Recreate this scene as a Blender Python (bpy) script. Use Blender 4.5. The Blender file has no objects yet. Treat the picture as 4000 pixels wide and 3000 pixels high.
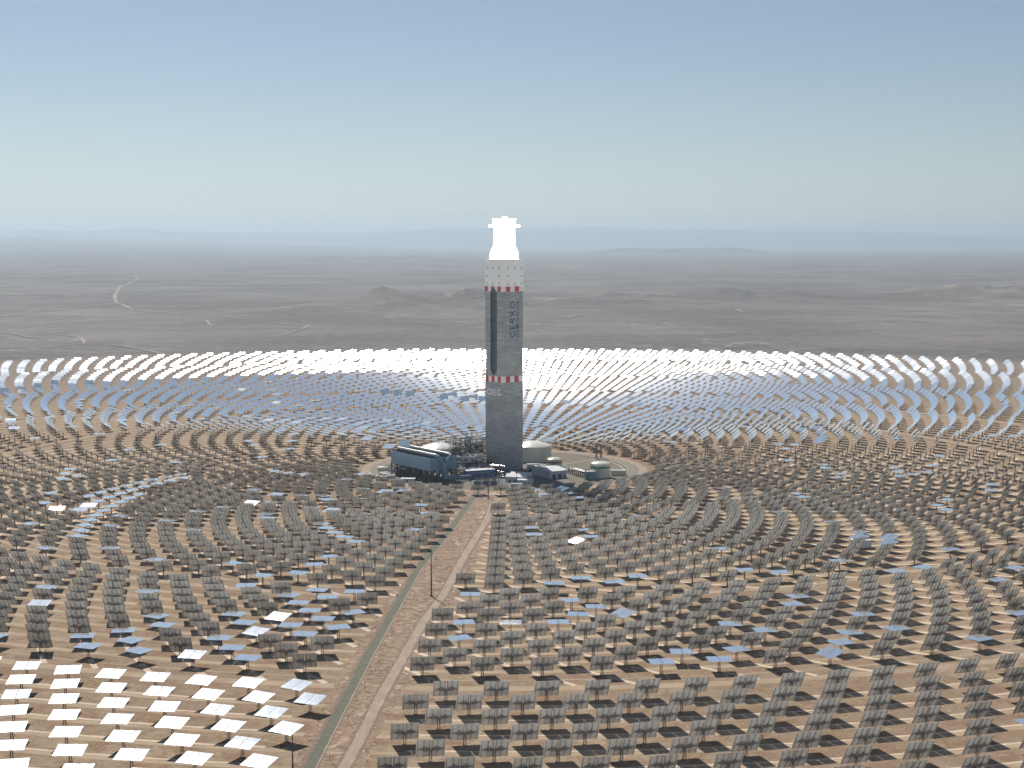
import bpy, math, random
import numpy as np
from mathutils import Vector, Matrix, noise as mnoise
R = math.radians
sc = bpy.context.scene
col = sc.collection
random.seed(7)
rng = np.random.default_rng(7)

# ---------------------------------------------------------------- camera
CAM_H = 226.17
PITCH = R(5.397)
FPX = 5800.0
cam_d = bpy.data.cameras.new('camera')
cam = bpy.data.objects.new('camera', cam_d)
col.objects.link(cam)
cam.location = (0, 0, CAM_H)
cam.rotation_euler = (R(90) - PITCH, 0, 0)
cam_d.sensor_width = 36
cam_d.lens = 36 * FPX / 4000
cam_d.clip_start = 1.0
cam_d.clip_end = 300000
sc.camera = cam

# ---------------------------------------------------------------- sky, sun, exposure
SUN_EL, SUN_AZ = R(44), R(22.8)      # azimuth measured to the left of the view direction
SUN = Vector((-math.sin(SUN_AZ) * math.cos(SUN_EL), math.cos(SUN_AZ) * math.cos(SUN_EL), math.sin(SUN_EL)))
w = bpy.data.worlds.new('World')
sc.world = w
w.use_nodes = True
nt = w.node_tree
bg = nt.nodes['Background']
sky = nt.nodes.new('ShaderNodeTexSky')
sky.sky_type = 'NISHITA'
sky.sun_disc = False
sky.sun_elevation = SUN_EL
sky.sun_rotation = -SUN_AZ
sky.altitude = 1500
sky.air_density = 1.0
sky.dust_density = 0.25
sky.ozone_density = 0.4
nt.links.new(sky.outputs[0], bg.inputs[0])
bg.inputs[1].default_value = 0.058
sun_d = bpy.data.lights.new('sun', 'SUN')
sun_d.energy = 5.0
sun_d.angle = R(0.53)
sun_d.color = (1.0, 0.95, 0.88)
sun = bpy.data.objects.new('sun', sun_d)
col.objects.link(sun)
sun.location = (0, 0, 3000)
sun.rotation_euler = SUN.to_track_quat('Z', 'Y').to_euler()
sc.view_settings.view_transform = 'Standard'
sc.view_settings.look = 'None'
sc.view_settings.exposure = 0.2
sc.view_settings.gamma = 1.0
sc.cycles.use_denoising = True
sc.cycles.max_bounces = 6
sc.cycles.sample_clamp_indirect = 12
sc.cycles.use_adaptive_sampling = True
sc.cycles.adaptive_threshold = 0.02

# ---------------------------------------------------------------- reference frame
TX, TY = -7.75, 1484.3               # foot of the tower
def px_ground(px, py, z=0.0):
    u = (px - 2000) / FPX; v = (1500 - py) / FPX
    dy = math.cos(PITCH) + v * math.sin(PITCH); dz = -math.sin(PITCH) + v * math.cos(PITCH)
    t = (z - CAM_H) / dz
    return u * t, dy * t
def project(x, y, z):
    z = z - CAM_H
    cf = y * math.cos(PITCH) - z * math.sin(PITCH); up = y * math.sin(PITCH) + z * math.cos(PITCH)
    if cf < 1: return None
    return 2000 + FPX * x / cf, 1500 - FPX * up / cf

# ---------------------------------------------------------------- helpers
def tag(o, label=None, cat=None, group=None, kind=None):
    if label: o['label'] = label
    if cat: o['category'] = cat
    if group: o['group'] = group
    if kind: o['kind'] = kind
    return o
def empty(name, loc, rz=0.0, label=None, cat=None, group=None):
    o = bpy.data.objects.new(name, None)
    col.objects.link(o)
    o.location = loc
    o.rotation_euler = (0, 0, rz)
    o.empty_display_size = 1
    return tag(o, label, cat, group)

class MB:
    def __init__(s): s.v = []; s.f = []; s.m = []
    def add(s, vs, fs, mi=0):
        b = len(s.v); s.v.extend([tuple(p) for p in vs])
        for f in fs: s.f.append(tuple(i + b for i in f)); s.m.append(mi)
        return s
    def box(s, c, d, mi=0, M=None):
        hx, hy, hz = d[0] / 2, d[1] / 2, d[2] / 2
        vs = [Vector((x, y, z)) for x in (-hx, hx) for y in (-hy, hy) for z in (-hz, hz)]
        if M is not None: vs = [M @ p for p in vs]
        c = Vector(c)
        fs = [(0, 1, 3, 2), (4, 6, 7, 5), (0, 4, 5, 1), (2, 3, 7, 6), (0, 2, 6, 4), (1, 5, 7, 3)]
        return s.add([p + c for p in vs], fs, mi)
    def bar(s, a, b, w, h=None, mi=0):
        a = Vector(a); b = Vector(b); d = b - a; L = d.length
        if L < 1e-6: return s
        M = d.to_track_quat('Z', 'Y').to_matrix()
        return s.box((a + b) / 2, (w, h or w, L), mi, M)
    def tube(s, a, b, r, n=12, mi=0, r2=None, caps=True):
        a = Vector(a); b = Vector(b); d = b - a
        M = d.to_track_quat('Z', 'Y').to_matrix()
        r2 = r if r2 is None else r2
        vs = []
        for p, rr in ((a, r), (b, r2)):
            for i in range(n):
                t = 2 * math.pi * i / n
                vs.append(p + M @ Vector((rr * math.cos(t), rr * math.sin(t), 0)))
        fs = [(i, (i + 1) % n, n + (i + 1) % n, n + i) for i in range(n)]
        if caps: fs += [tuple(range(n - 1, -1, -1)), tuple(range(n, 2 * n))]
        return s.add(vs, fs, mi)
    def lathe(s, prof, n=32, c=(0, 0, 0), mi=0):
        vs = []; fs = []
        k = len(prof)
        for r, z in prof:
            for i in range(n):
                t = 2 * math.pi * i / n
                vs.append((c[0] + r * math.cos(t), c[1] + r * math.sin(t), c[2] + z))
        for j in range(k - 1):
            for i in range(n):
                fs.append((j * n + i, j * n + (i + 1) % n, (j + 1) * n + (i + 1) % n, (j + 1) * n + i))
        fs.append(tuple(range(n - 1, -1, -1))); fs.append(tuple((k - 1) * n + i for i in range(n)))
        return s.add(vs, fs, mi)
    def build(s, name, mats, parent=None, smooth=False):
        me = bpy.data.meshes.new(name)
        me.from_pydata(s.v, [], s.f)
        if not isinstance(mats, (list, tuple)): mats = [mats]
        for m in mats: me.materials.append(m)
        if len(mats) > 1: me.polygons.foreach_set('material_index', s.m)
        if smooth:
            me.polygons.foreach_set('use_smooth', [True] * len(me.polygons))
            try: me.set_sharp_from_angle(angle=R(35))
            except Exception: pass
        me.update()
        o = bpy.data.objects.new(name, me)
        col.objects.link(o)
        if parent: o.parent = parent
        return o

# ---------------------------------------------------------------- materials
def mat(name, c, rough=0.7, metal=0.0, var=0.0, scale=1.0, bump=0.0, coords='Object', streak=None, spec=None, c2=None):
    m = bpy.data.materials.new(name); m.use_nodes = True
    n = m.node_tree.nodes; l = m.node_tree.links
    b = n['Principled BSDF']
    b.inputs['Roughness'].default_value = rough
    b.inputs['Metallic'].default_value = metal
    if spec is not None: b.inputs['Specular IOR Level'].default_value = spec
    b.inputs['Base Color'].default_value = (*c, 1)
    if var > 0:
        tc = n.new('ShaderNodeTexCoord'); mp = n.new('ShaderNodeMapping')
        l.new(tc.outputs[coords], mp.inputs[0])
        if streak: mp.inputs['Scale'].default_value = streak
        nz = n.new('ShaderNodeTexNoise'); nz.inputs['Scale'].default_value = scale
        nz.inputs['Detail'].default_value = 6; nz.inputs['Roughness'].default_value = 0.65
        l.new(mp.outputs[0], nz.inputs['Vector'])
        cr = n.new('ShaderNodeValToRGB')
        d = c2 or tuple(x * (1 - var) for x in c); u = tuple(min(1, x * (1 + var * 0.6)) for x in c)
        cr.color_ramp.elements[0].position = 0.32; cr.color_ramp.elements[0].color = (*d, 1)
        cr.color_ramp.elements[1].position = 0.68; cr.color_ramp.elements[1].color = (*u, 1)
        l.new(nz.outputs[0], cr.inputs[0]); l.new(cr.outputs[0], b.inputs['Base Color'])
        if bump > 0:
            bp = n.new('ShaderNodeBump'); bp.inputs['Strength'].default_value = bump
            l.new(nz.outputs[0], bp.inputs['Height']); l.new(bp.outputs[0], b.inputs['Normal'])
    return m
def emis(name, c, s):
    m = bpy.data.materials.new(name); m.use_nodes = True
    b = m.node_tree.nodes['Principled BSDF']
    b.inputs['Base Color'].default_value = (*c, 1)
    b.inputs['Emission Color'].default_value = (*c, 1); b.inputs['Emission Strength'].default_value = s
    return m

M_MIRROR = mat('mirror_glass', (0.91, 0.94, 0.96), 0.0, 0.87)
M_MIRROR.node_tree.nodes['Principled BSDF'].inputs['Roughness'].default_value = 0.122
M_BACK = mat('mirror_backing', (0.70, 0.69, 0.65), 0.75, 0, 0.16, 0.35)
M_RIB = mat('galvanised_rib', (0.24, 0.235, 0.225), 0.6, 0.3)
M_STEEL = mat('rusted_lattice', (0.20, 0.155, 0.12), 0.7, 0.2, 0.3, 0.8)
M_CONC = mat('tower_concrete', (0.27, 0.28, 0.285), 0.9, 0, 0.42, 0.33, 0.05, streak=(0.22, 0.22, 2.6))
def concrete():
    m = bpy.data.materials.new('tower_concrete'); m.use_nodes = True
    n = m.node_tree.nodes; l = m.node_tree.links; b = n['Principled BSDF']; b.inputs['Roughness'].default_value = .9; b.inputs['Specular IOR Level'].default_value = .2
    tc = n.new('ShaderNodeTexCoord')
    def nz(scale, s, det=5, rg=.65):
        mp = n.new('ShaderNodeMapping'); mp.inputs['Scale'].default_value = s; l.new(tc.outputs['Object'], mp.inputs[0])
        q = n.new('ShaderNodeTexNoise'); q.inputs['Scale'].default_value = scale; q.inputs['Detail'].default_value = det; q.inputs['Roughness'].default_value = rg; l.new(mp.outputs[0], q.inputs['Vector']); return q.outputs[0]
    def rmp(v, a, b_):
        q = n.new('ShaderNodeMapRange'); l.new(v, q.inputs[0]); q.inputs[1].default_value = a; q.inputs[2].default_value = b_; return q.outputs[0]
    def mx(f, a, b_):
        q = n.new('ShaderNodeMix'); q.data_type = 'RGBA'; l.new(f, q.inputs[0])
        for i, v in ((6, a), (7, b_)):
            if isinstance(v, tuple): q.inputs[i].default_value = (*v, 1)
            else: l.new(v, q.inputs[i])
        return q.outputs[2]
    c = mx(rmp(nz(.05, (1, 1, 1.2)), .35, .65), (.31, .325, .33), (.50, .50, .48))
    c = mx(rmp(nz(.3, (.25, .25, 3.0)), .35, .7), c, (.185, .20, .215))
    c = mx(rmp(nz(.9, (1, 1, .06)), .56, .78), c, (.17, .175, .18))
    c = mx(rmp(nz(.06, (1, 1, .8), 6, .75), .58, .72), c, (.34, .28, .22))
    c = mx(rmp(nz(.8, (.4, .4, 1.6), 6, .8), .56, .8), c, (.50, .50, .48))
    l.new(c, b.inputs['Base Color']); return m
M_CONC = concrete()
M_CONCD = mat('recess_concrete', (0.10, 0.11, 0.12), 0.95, 0, 0.4, 0.3, 0.0, streak=(0.3, 0.3, 2.0))
M_WHITEC = mat('white_cladding', (0.86, 0.86, 0.83), 0.7, 0, 0.05, 0.3)
M_BANDW = mat('band_white_paint', (0.74, 0.74, 0.70), 0.7, 0, 0.08, 0.8)
M_BANDR = mat('band_red_paint', (0.50, 0.045, 0.06), 0.7, 0, 0.15, 0.8)
M_MARK = mat('target_mark_paint', (0.04, 0.045, 0.05), 0.8)
M_TXTB = mat('dark_blue_lettering', (0.010, 0.035, 0.10), 0.8)
M_TXTW = mat('white_lettering', (0.88, 0.88, 0.88), 0.8)
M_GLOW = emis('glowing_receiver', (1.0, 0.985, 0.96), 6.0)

# ---------------------------------------------------------------- terrain
RINGS = []   # (radius, half step in degrees, phase, parity)
for k in range(-11, 1): RINGS.append((290 + 12.0 * k, 3.75, 2.9, k % 2, 1))
for k in range(18): RINGS.append((305 + 13.6 * k, 360 / 172, 1.68, k % 2, 2))
for k in range(10): RINGS.append((566 + 17.4 * k, 1.25, 3.13, k % 2, 3))
for k in range(11): RINGS.append((765.5 + 21.9 * k, 360 / 384, 0.0, (k + 1) % 2 if False else k % 2, 4))
for k in range(10): RINGS.append((1008 + 34 * k, 0.75, 0.3, k % 2, 5))
for k in range(7): RINGS.append((1352 + 39.5 * k, 0.58, 0.2, k % 2, 6))

def ss(a, b, x):
    t = min(1, max(0, (x - a) / (b - a))); return t * t * (3 - 2 * t)
HILLS = []
def hill(px, D, h, sx, sy): HILLS.append(((px - 2000) / FPX * D, D, h, sx, sy))
for px, D, h, sx, sy in [(1591, 5250, 27, 230, 300), (1740, 5400, 20, 300, 300), (1640, 5300, 14, 520, 500), (1470, 5200, 15, 230, 260), (1330, 5000, 12, 300, 280),
        (1150, 4950, 8, 250, 260), (1880, 5500, 17, 220, 240), (2060, 5600, 14, 180, 220), (2370, 5900, 24, 150, 240), (2230, 5800, 12, 200, 220),
        (2550, 6000, 19, 190, 220), (2750, 6100, 24, 230, 240), (2865, 6100, 20, 160, 220), (3050, 6200, 27, 160, 260),
        (3180, 6100, 20, 200, 260), (3480, 6200, 22, 260, 300), (3660, 6400, 24, 280, 300), (3850, 6500, 34, 280, 300), (4040, 6600, 36, 280, 300),
        (2650, 3500, 9, 60, 110), (2900, 3250, 8, 45, 60), (3020, 3350, 7, 90, 90), (3300, 3150, 8, 150, 60), (2000, 3900, 6, 90, 120),
        (3560, 2950, 9, 60, 45), (2500, 5600, 14, 200, 160), (2900, 5700, 16, 220, 160), (3300, 5600, 12, 260, 160),
        (1350, 20000, 55, 900, 700), (1650, 20500, 60, 700, 700), (2000, 4300, 6, 200, 160)]:
    hill(px, D, h, sx, sy)
MTN = [(-400, 900), (0, 905), (180, 898), (330, 904), (560, 896), (700, 904), (950, 911), (1200, 907), (1330, 911), (1500, 908), (1640, 899), (1750, 893), (1900, 890), (2100, 893), (2320, 889),
       (2480, 896), (2700, 899), (2820, 898), (2950, 904), (3100, 903), (3260, 906), (3420, 906), (3600, 915), (3750, 921), (3920, 927), (4100, 932), (4500, 935)]
def mtn_top(px):
    for (a, ya), (b, yb) in zip(MTN, MTN[1:]):
        if a <= px <= b: return ya + (yb - ya) * (px - a) / (b - a)
    return 905 if px < 0 else 935
def terrain(x, y):
    d = math.hypot(x, y)
    dt = math.hypot(x - TX, y - TY)
    z = 0.0
    k = ss(1650, 2600, dt)
    if k > 0:
        z += k * (mnoise.fractal(Vector((x / 900, y / 900, 1.3)), 0.9, 2.1, 5) * 5.0 + mnoise.fractal(Vector((x / 170, y / 170, 5.3)), 0.9, 2.1, 3) * 0.9)
        for hx, hy, h, sx, sy in HILLS:
            q = ((x - hx) / sx) ** 2 + ((y - hy) / sy) ** 2
            if q < 9:
                rug = 0.75 + 0.55 * mnoise.fractal(Vector((x / 190, y / 330, 2)), 0.8, 2.2, 4)
                z += h * math.exp(-q) * rug
    if d > 9000 and y > 0:
        px = 2000 + FPX * x / y
        left = ss(2100, 0, px) if px < 2100 else 0.0
        left = 1 - ss(0, 2100, px)
        z += left * 540 * ss(9000, 72000, d) ** 1.1
        z += ss(9000, 20000, d) * 14 * mnoise.fractal(Vector((x / 5000, y / 5000, 7)), 0.9, 2.1, 4)
        q = ss(2250, 2450, px) * (1 - ss(2850, 3050, px)) * ss(30000, 31500, y) * (1 - ss(36000, 39000, y))
        z += q * (125 + 25 * mnoise.noise(Vector((x / 2500, y / 3000, 3))))
        base = CAM_H + (952 - mtn_top(px)) / FPX * 71000
        m = ss(61000, 71000, y) * (1 - 0.4 * ss(74000, 84000, y))
        z = z * (1 - m) + base * m * (1 + 0.06 * mnoise.fractal(Vector((x / 1800, y / 3000, 9)), 0.8, 2.2, 4))
    return z
angs = []
a = -180.0
while a < 180:
    angs.append(a)
    a += 0.13 if -23 <= a < 23 else (1.0 if -40 <= a < 40 else 6.0)
na = len(angs)
rads = [60.0]
while rads[-1] < 92000:
    r_ = rads[-1]
    rads.append(r_ * (1.03 if r_ < 2600 else 1.009 if r_ < 9000 else 1.03))
vs = [(0, 0, 0)]; fs = []
for r_ in rads:
    for a in angs:
        x = r_ * math.sin(R(a)); y = r_ * math.cos(R(a))
        vs.append((x, y, terrain(x, y)))
for i in range(na): fs.append((0, 1 + (i + 1) % na, 1 + i))
for j in range(len(rads) - 1):
    b0 = 1 + j * na; b1 = b0 + na
    for i in range(na): fs.append((b0 + i, b0 + (i + 1) % na, b1 + (i + 1) % na, b1 + i))

mg = bpy.data.materials.new('desert_ground'); mg.use_nodes = True
N = mg.node_tree.nodes; L = mg.node_tree.links
pb = N['Principled BSDF']; pb.inputs['Roughness'].default_value = 1.0; pb.inputs['Specular IOR Level'].default_value = 0.1
geo = N.new('ShaderNodeNewGeometry')
def node(t, **kw):
    q = N.new(t)
    for k_, v_ in kw.items(): setattr(q, k_, v_)
    return q
def link(a, b): L.new(a, b)
def math_(op, a, b=None, c=None, clamp=False):
    q = node('ShaderNodeMath', operation=op, use_clamp=clamp)
    for i, v_ in enumerate((a, b, c)):
        if v_ is None: continue
        if isinstance(v_, (int, float)): q.inputs[i].default_value = v_
        else: link(v_, q.inputs[i])
    return q.outputs[0]
def noise_(vec, scale, detail=4, rough=0.6):
    q = node('ShaderNodeTexNoise'); q.inputs['Scale'].default_value = scale; q.inputs['Detail'].default_value = detail; q.inputs['Roughness'].default_value = rough
    link(vec, q.inputs['Vector']); return q.outputs[0]
def mix_(f, a, b):
    q = node('ShaderNodeMix', data_type='RGBA')
    if isinstance(f, (int, float)): q.inputs[0].default_value = f
    else: link(f, q.inputs[0])
    for i, v_ in ((6, a), (7, b)):
        if isinstance(v_, tuple): q.inputs[i].default_value = (*v_, 1)
        else: link(v_, q.inputs[i])
    return q.outputs[2]
def ramp_(f, a, b):     # smooth step of f between a and b, clamped
    q = node('ShaderNodeMapRange'); q.interpolation_type = 'SMOOTHSTEP'
    link(f, q.inputs[0]); q.inputs[1].default_value = a; q.inputs[2].default_value = b
    return q.outputs[0]
pos = geo.outputs['Position']
sub = node('ShaderNodeVectorMath', operation='SUBTRACT'); link(pos, sub.inputs[0]); sub.inputs[1].default_value = (TX, TY, 0)
flat = node('ShaderNodeVectorMath', operation='MULTIPLY'); link(sub.outputs[0], flat.inputs[0]); flat.inputs[1].default_value = (1, 1, 0)
ln = node('ShaderNodeVectorMath', operation='LENGTH'); link(flat.outputs[0], ln.inputs[0])
P_ = flat.outputs[0]
n_wob = noise_(P_, 0.02, 3)
rad = math_('ADD', ln.outputs['Value'], math_('MULTIPLY', math_('SUBTRACT', n_wob, 0.5), 3.0))
# polar coordinates for grading and tyre streaks that follow the arcs
sep = node('ShaderNodeSeparateXYZ'); link(P_, sep.inputs[0])
ang = math_('ARCTAN2', sep.outputs[0], sep.outputs[1])
comb = node('ShaderNodeCombineXYZ'); link(math_('MULTIPLY', rad, 0.9), comb.inputs[0]); link(math_('MULTIPLY', math_('SINE', ang), 14.0), comb.inputs[1]); link(math_('MULTIPLY', math_('COSINE', ang), 14.0), comb.inputs[2])
streak = noise_(comb.outputs[0], 0.55, 5, 0.7)
n1 = noise_(P_, 0.004, 5, 0.55); n2 = noise_(P_, 0.06, 6, 0.7); n3 = noise_(P_, 0.7, 5, 0.75)
c_field = mix_(ramp_(n1, 0.35, 0.65), (0.265, 0.198, 0.132), (0.34, 0.265, 0.187))
c_field = mix_(ramp_(n2, 0.38, 0.66), c_field, (0.215, 0.135, 0.08))
swirl = node('ShaderNodeTexNoise'); swirl.inputs['Scale'].default_value = 0.11; swirl.inputs['Detail'].default_value = 7; swirl.inputs['Roughness'].default_value = 0.72; swirl.inputs['Distortion'].default_value = 2.2; link(P_, swirl.inputs['Vector'])
c_field = mix_(math_('MULTIPLY', ramp_(swirl.outputs[0], 0.52, 0.62), 0.75), c_field, (0.215, 0.135, 0.08))
c_field = mix_(math_('MULTIPLY', math_('SUBTRACT', 1.0, ramp_(swirl.outputs[0], 0.36, 0.45)), 0.6), c_field, (0.42, 0.33, 0.23))
c_field = mix_(math_('MULTIPLY', ramp_(n3, 0.45, 0.75), 0.5), c_field, (0.47, 0.37, 0.28))
c_field = mix_(math_('MULTIPLY', ramp_(streak, 0.5, 0.72), 0.4), c_field, (0.25, 0.185, 0.14))
# service tracks between the arcs of mirrors
def track(r0, dr, ra, rb, width):
    fr = math_('FRACT', math_('DIVIDE', math_('SUBTRACT', rad, r0 - dr * 20), dr))
    dist = math_('MULTIPLY', math_('ABSOLUTE', math_('SUBTRACT', fr, 0.5)), dr)
    m_ = math_('SUBTRACT', 1.0, ramp_(dist, width * 0.5 - .6, width * 0.5 + 1.4))
    m_ = math_('MULTIPLY', m_, math_('GREATER_THAN', rad, ra)); m_ = math_('MULTIPLY', m_, math_('LESS_THAN', rad, rb))
    return m_
tr = track(305, 13.6, 300, 540, 4.2)
tr = math_('ADD', tr, track(566, 17.4, 560, 730, 5.4))
tr = math_('ADD', tr, track(765.5, 21.9, 760, 990, 4.4))
tr = math_('ADD', tr, track(1008, 34.0, 1000, 1330, 3.0))
for rr_, w_ in ((551, 7), (744, 8), (997, 7), (1335, 7), (1610, 8)):
    d_ = math_('ABSOLUTE', math_('SUBTRACT', rad, float(rr_)))
    tr = math_('ADD', tr, math_('SUBTRACT', 1.0, ramp_(d_, w_ * 0.4, w_ * 0.4 + 2)))
edge = math_('MULTIPLY', math_('MULTIPLY', tr, math_('SUBTRACT', 1.0, tr, None, True), None, True), 2.6, None, True)
c_field = mix_(math_('MULTIPLY', edge, 0.8, None, True), c_field, (0.19, 0.125, 0.085))
tr = math_('MULTIPLY', tr, math_('ADD', 0.45, math_('MULTIPLY', ramp_(noise_(P_, 0.035, 4), 0.35, 0.6), 0.55)), clamp=True)
c_field = mix_(tr, c_field, (0.42, 0.325, 0.225))
# open desert beyond the field
m1 = noise_(P_, 0.0011, 6, 0.62); m2 = noise_(P_, 0.0045, 6, 0.7); m3 = noise_(P_, 0.03, 5, 0.75)
c_des = mix_(ramp_(m1, 0.38, 0.62), (0.125, 0.117, 0.112), (0.215, 0.198, 0.182))
c_des = mix_(math_('MULTIPLY', ramp_(m2, 0.40, 0.7), 0.7), c_des, (0.105, 0.092, 0.085))
c_des = mix_(math_('MULTIPLY', ramp_(m3, 0.45, 0.7), 0.5), c_des, (0.29, 0.26, 0.235))
vor = node('ShaderNodeTexNoise'); vor.inputs['Scale'].default_value = 0.0016; vor.inputs['Detail'].default_value = 8; vor.inputs['Distortion'].default_value = 1.2; link(P_, vor.inputs['Vector'])
vein = math_('SUBTRACT', 1.0, ramp_(math_('ABSOLUTE', math_('SUBTRACT', vor.outputs[0], 0.5)), 0.0, 0.010))
vein = math_('MULTIPLY', vein, ramp_(noise_(P_, 0.0006, 3), 0.45, 0.55))
c_des = mix_(math_('MULTIPLY', vein, 0.4), c_des, (0.46, 0.42, 0.37))
c_field = mix_(math_('MULTIPLY', ramp_(math_('ADD', rad, math_('MULTIPLY', sep.outputs[1], 0.5)), 900, 2100), 0.75), c_field, (0.235, 0.195, 0.165))
ruts = noise_(comb.outputs[0], 1.6, 3, 0.8)
c_field = mix_(math_('MULTIPLY', ramp_(ruts, 0.55, 0.66), math_('MULTIPLY', ramp_(n2, 0.3, 0.6), 0.5)), c_field, (0.21, 0.145, 0.10))
pebb = noise_(P_, 2.2, 3, 0.8)
c_field = mix_(math_('MULTIPLY', ramp_(pebb, 0.56, 0.66), 0.35), c_field, (0.17, 0.125, 0.09))
c_all = mix_(ramp_(rad, 1590, 1780), c_field, c_des)
link(c_all, pb.inputs['Base Color'])
bp = node('ShaderNodeBump'); bp.inputs['Strength'].default_value = 0.5; bp.inputs['Distance'].default_value = 1.0
hgt = math_('ADD', math_('MULTIPLY', n3, 0.7), math_('MULTIPLY', n2, 2.5)); link(hgt, bp.inputs['Height']); link(bp.outputs[0], pb.inputs['Normal'])

me = bpy.data.meshes.new('ground'); me.from_pydata(vs, [], fs); me.materials.append(mg)
me.polygons.foreach_set('use_smooth', [True] * len(me.polygons)); me.update()
ground = bpy.data.objects.new('ground', me); col.objects.link(ground); tag(ground, kind='structure')

# ---------------------------------------------------------------- sheets laid on the ground
M_ROAD = mat('grey_green_gravel', (0.120, 0.118, 0.082), 0.95, 0, 0.28, 0.3)
M_DIRT = mat('pale_dirt_road', (0.34, 0.255, 0.185), 0.95, 0, 0.22, 0.3, streak=(1, 0.25, 1))
M_VERGE = mat('dark_road_edge', (0.20, 0.14, 0.10), 0.95, 0, 0.35, 0.4)
M_TRENCH = mat('backfilled_trench', (0.58, 0.455, 0.335), 0.95, 0, 0.25, 0.4)
M_YARD = mat('plant_yard_gravel', (0.155, 0.13, 0.09), 0.95, 0, 0.25, 0.08)
M_RR = mat('ring_road_gravel', (0.20, 0.18, 0.135), 0.95, 0, 0.15, 0.2)
M_KERB = mat('pale_kerb', (0.38, 0.33, 0.25), 0.9, 0, 0.12, 0.5)
M_BERM = mat('bare_pink_soil', (0.32, 0.235, 0.165), 0.95, 0, 0.18, 0.2)
M_PLAY = mat('salt_pale_track', (0.30, 0.27, 0.245), 1.0, 0, 0.25, 0.01)
def strip(mb, pts, w, z, jit=0.0, mi=0):
    prev = None
    for i, p in enumerate(pts):
        a = Vector(pts[max(0, i - 1)]); b = Vector(pts[min(len(pts) - 1, i + 1)])
        t = (b - a).normalized(); nrm = Vector((-t.y, t.x))
        ww = w + (random.uniform(-jit, jit) if jit else 0); sh = random.uniform(-jit, jit) * 0.5 if jit else 0
        q0 = Vector(p) + nrm * (ww / 2 + sh); q1 = Vector(p) - nrm * (ww / 2 - sh)
        cur = (len(mb.v), len(mb.v) + 1)
        mb.v += [(q0.x, q0.y, z if not callable(z) else z(q0.x, q0.y)), (q1.x, q1.y, z if not callable(z) else z(q1.x, q1.y))]
        if prev: mb.f.append((prev[0], prev[1], cur[1], cur[0])); mb.m.append(mi)
        prev = cur
def dens(pts, step):
    out = []
    for a, b in zip(pts, pts[1:]):
        n_ = max(1, int(math.dist(a, b) / step))
        for i in range(n_): out.append((a[0] + (b[0] - a[0]) * i / n_, a[1] + (b[1] - a[1]) * i / n_))
    return out + [pts[-1]]
def rel(pts): return [(TX + x, TY + y) for x, y in pts]
road1 = rel([(-23, -138), (-27, -175), (-39, -300), (-58.5, -470), (-69, -639), (-72, -690), (-80, -856), (-92, -1120), (-100, -1350)])
road2 = rel([(8, -142), (2, -162), (-8, -195), (-14, -290), (-25, -400), (-37, -543), (-45, -604), (-58, -756), (-62, -820), (-68, -900), (-85, -1130)])
road2d = dens(road2, 3)
mb = MB(); strip(mb, [(x + 2.9, y) for x, y in dens(road1, 5)], .35, .034, .08); tag(mb.build('gravel_road_edging', M_KERB), kind='structure')
mb = MB(); strip(mb, dens(road1, 5), 5.0, 0.03, 0.3); tag(mb.build('gravel_road', M_ROAD), kind='structure')
M_CORR = bpy.data.materials.new('disturbed_red_soil'); M_CORR.use_nodes = True
def corr_soil(m):
    n = m.node_tree.nodes; l = m.node_tree.links; b = n['Principled BSDF']; b.inputs['Roughness'].default_value = 1
    tc = n.new('ShaderNodeTexCoord'); c = (0.285, 0.195, 0.125)
    def layer(c, scale, dist, lo, hi, colr, amt):
        q = n.new('ShaderNodeTexNoise'); q.inputs['Scale'].default_value = scale; q.inputs['Detail'].default_value = 7; q.inputs['Roughness'].default_value = .7; q.inputs['Distortion'].default_value = dist
        l.new(tc.outputs['Object'], q.inputs['Vector']); r_ = n.new('ShaderNodeMapRange'); l.new(q.outputs[0], r_.inputs[0]); r_.inputs[1].default_value = lo; r_.inputs[2].default_value = hi; r_.inputs[4].default_value = amt
        x = n.new('ShaderNodeMix'); x.data_type = 'RGBA'; l.new(r_.outputs[0], x.inputs[0]); x.inputs[7].default_value = (*colr, 1)
        if isinstance(c, tuple): x.inputs[6].default_value = (*c, 1)
        else: l.new(c, x.inputs[6])
        return x.outputs[2]
    c = layer(c, .05, 1, .4, .62, (.22, .135, .085), .9); c = layer(c, .085, 3.2, .52, .56, (.13, .075, .045), .95); c = layer(c, .07, 2.8, .55, .60, (.44, .34, .24), .9); c = layer(c, .9, 1, .5, .7, (.34, .26, .18), .6)
    l.new(c, b.inputs['Base Color'])
corr_soil(M_CORR)
pa = dens(road1, 6); mb = MB(); prv = None
for x, y in pa:
    xr = min(road2d, key=lambda p: abs(p[1] - y))[0] + 9 + random.uniform(-2, 2); xl = x - 9 + random.uniform(-1.5, 1.5)
    cur = (len(mb.v), len(mb.v) + 1); mb.v += [(xl, y, .013), (xr, y, .013)]
    if prv: mb.f.append((prv[0], prv[1], cur[1], cur[0])); mb.m.append(0)
    prv = cur
tag(mb.build('road_corridor_soil', M_CORR), kind='structure')
mb = MB(); strip(mb, dens(road2, 4), 8.0, 0.02, 0.9); tag(mb.build('dirt_road_verge', M_VERGE), kind='structure')
mb = MB(); strip(mb, dens(road2, 4), 5.2, 0.04, 0.5); tag(mb.build('dirt_road', M_DIRT), kind='structure')
mb = MB(); strip(mb, [(x - 3.4, y) for x, y in dens(road1, 7)], 1.2, 0.02, 0.5); strip(mb, [(x + 3.5, y) for x, y in dens(road1, 7)], 1.2, 0.025, 0.5)
tag(mb.build('gravel_road_verge', M_VERGE), kind='structure')
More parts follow.
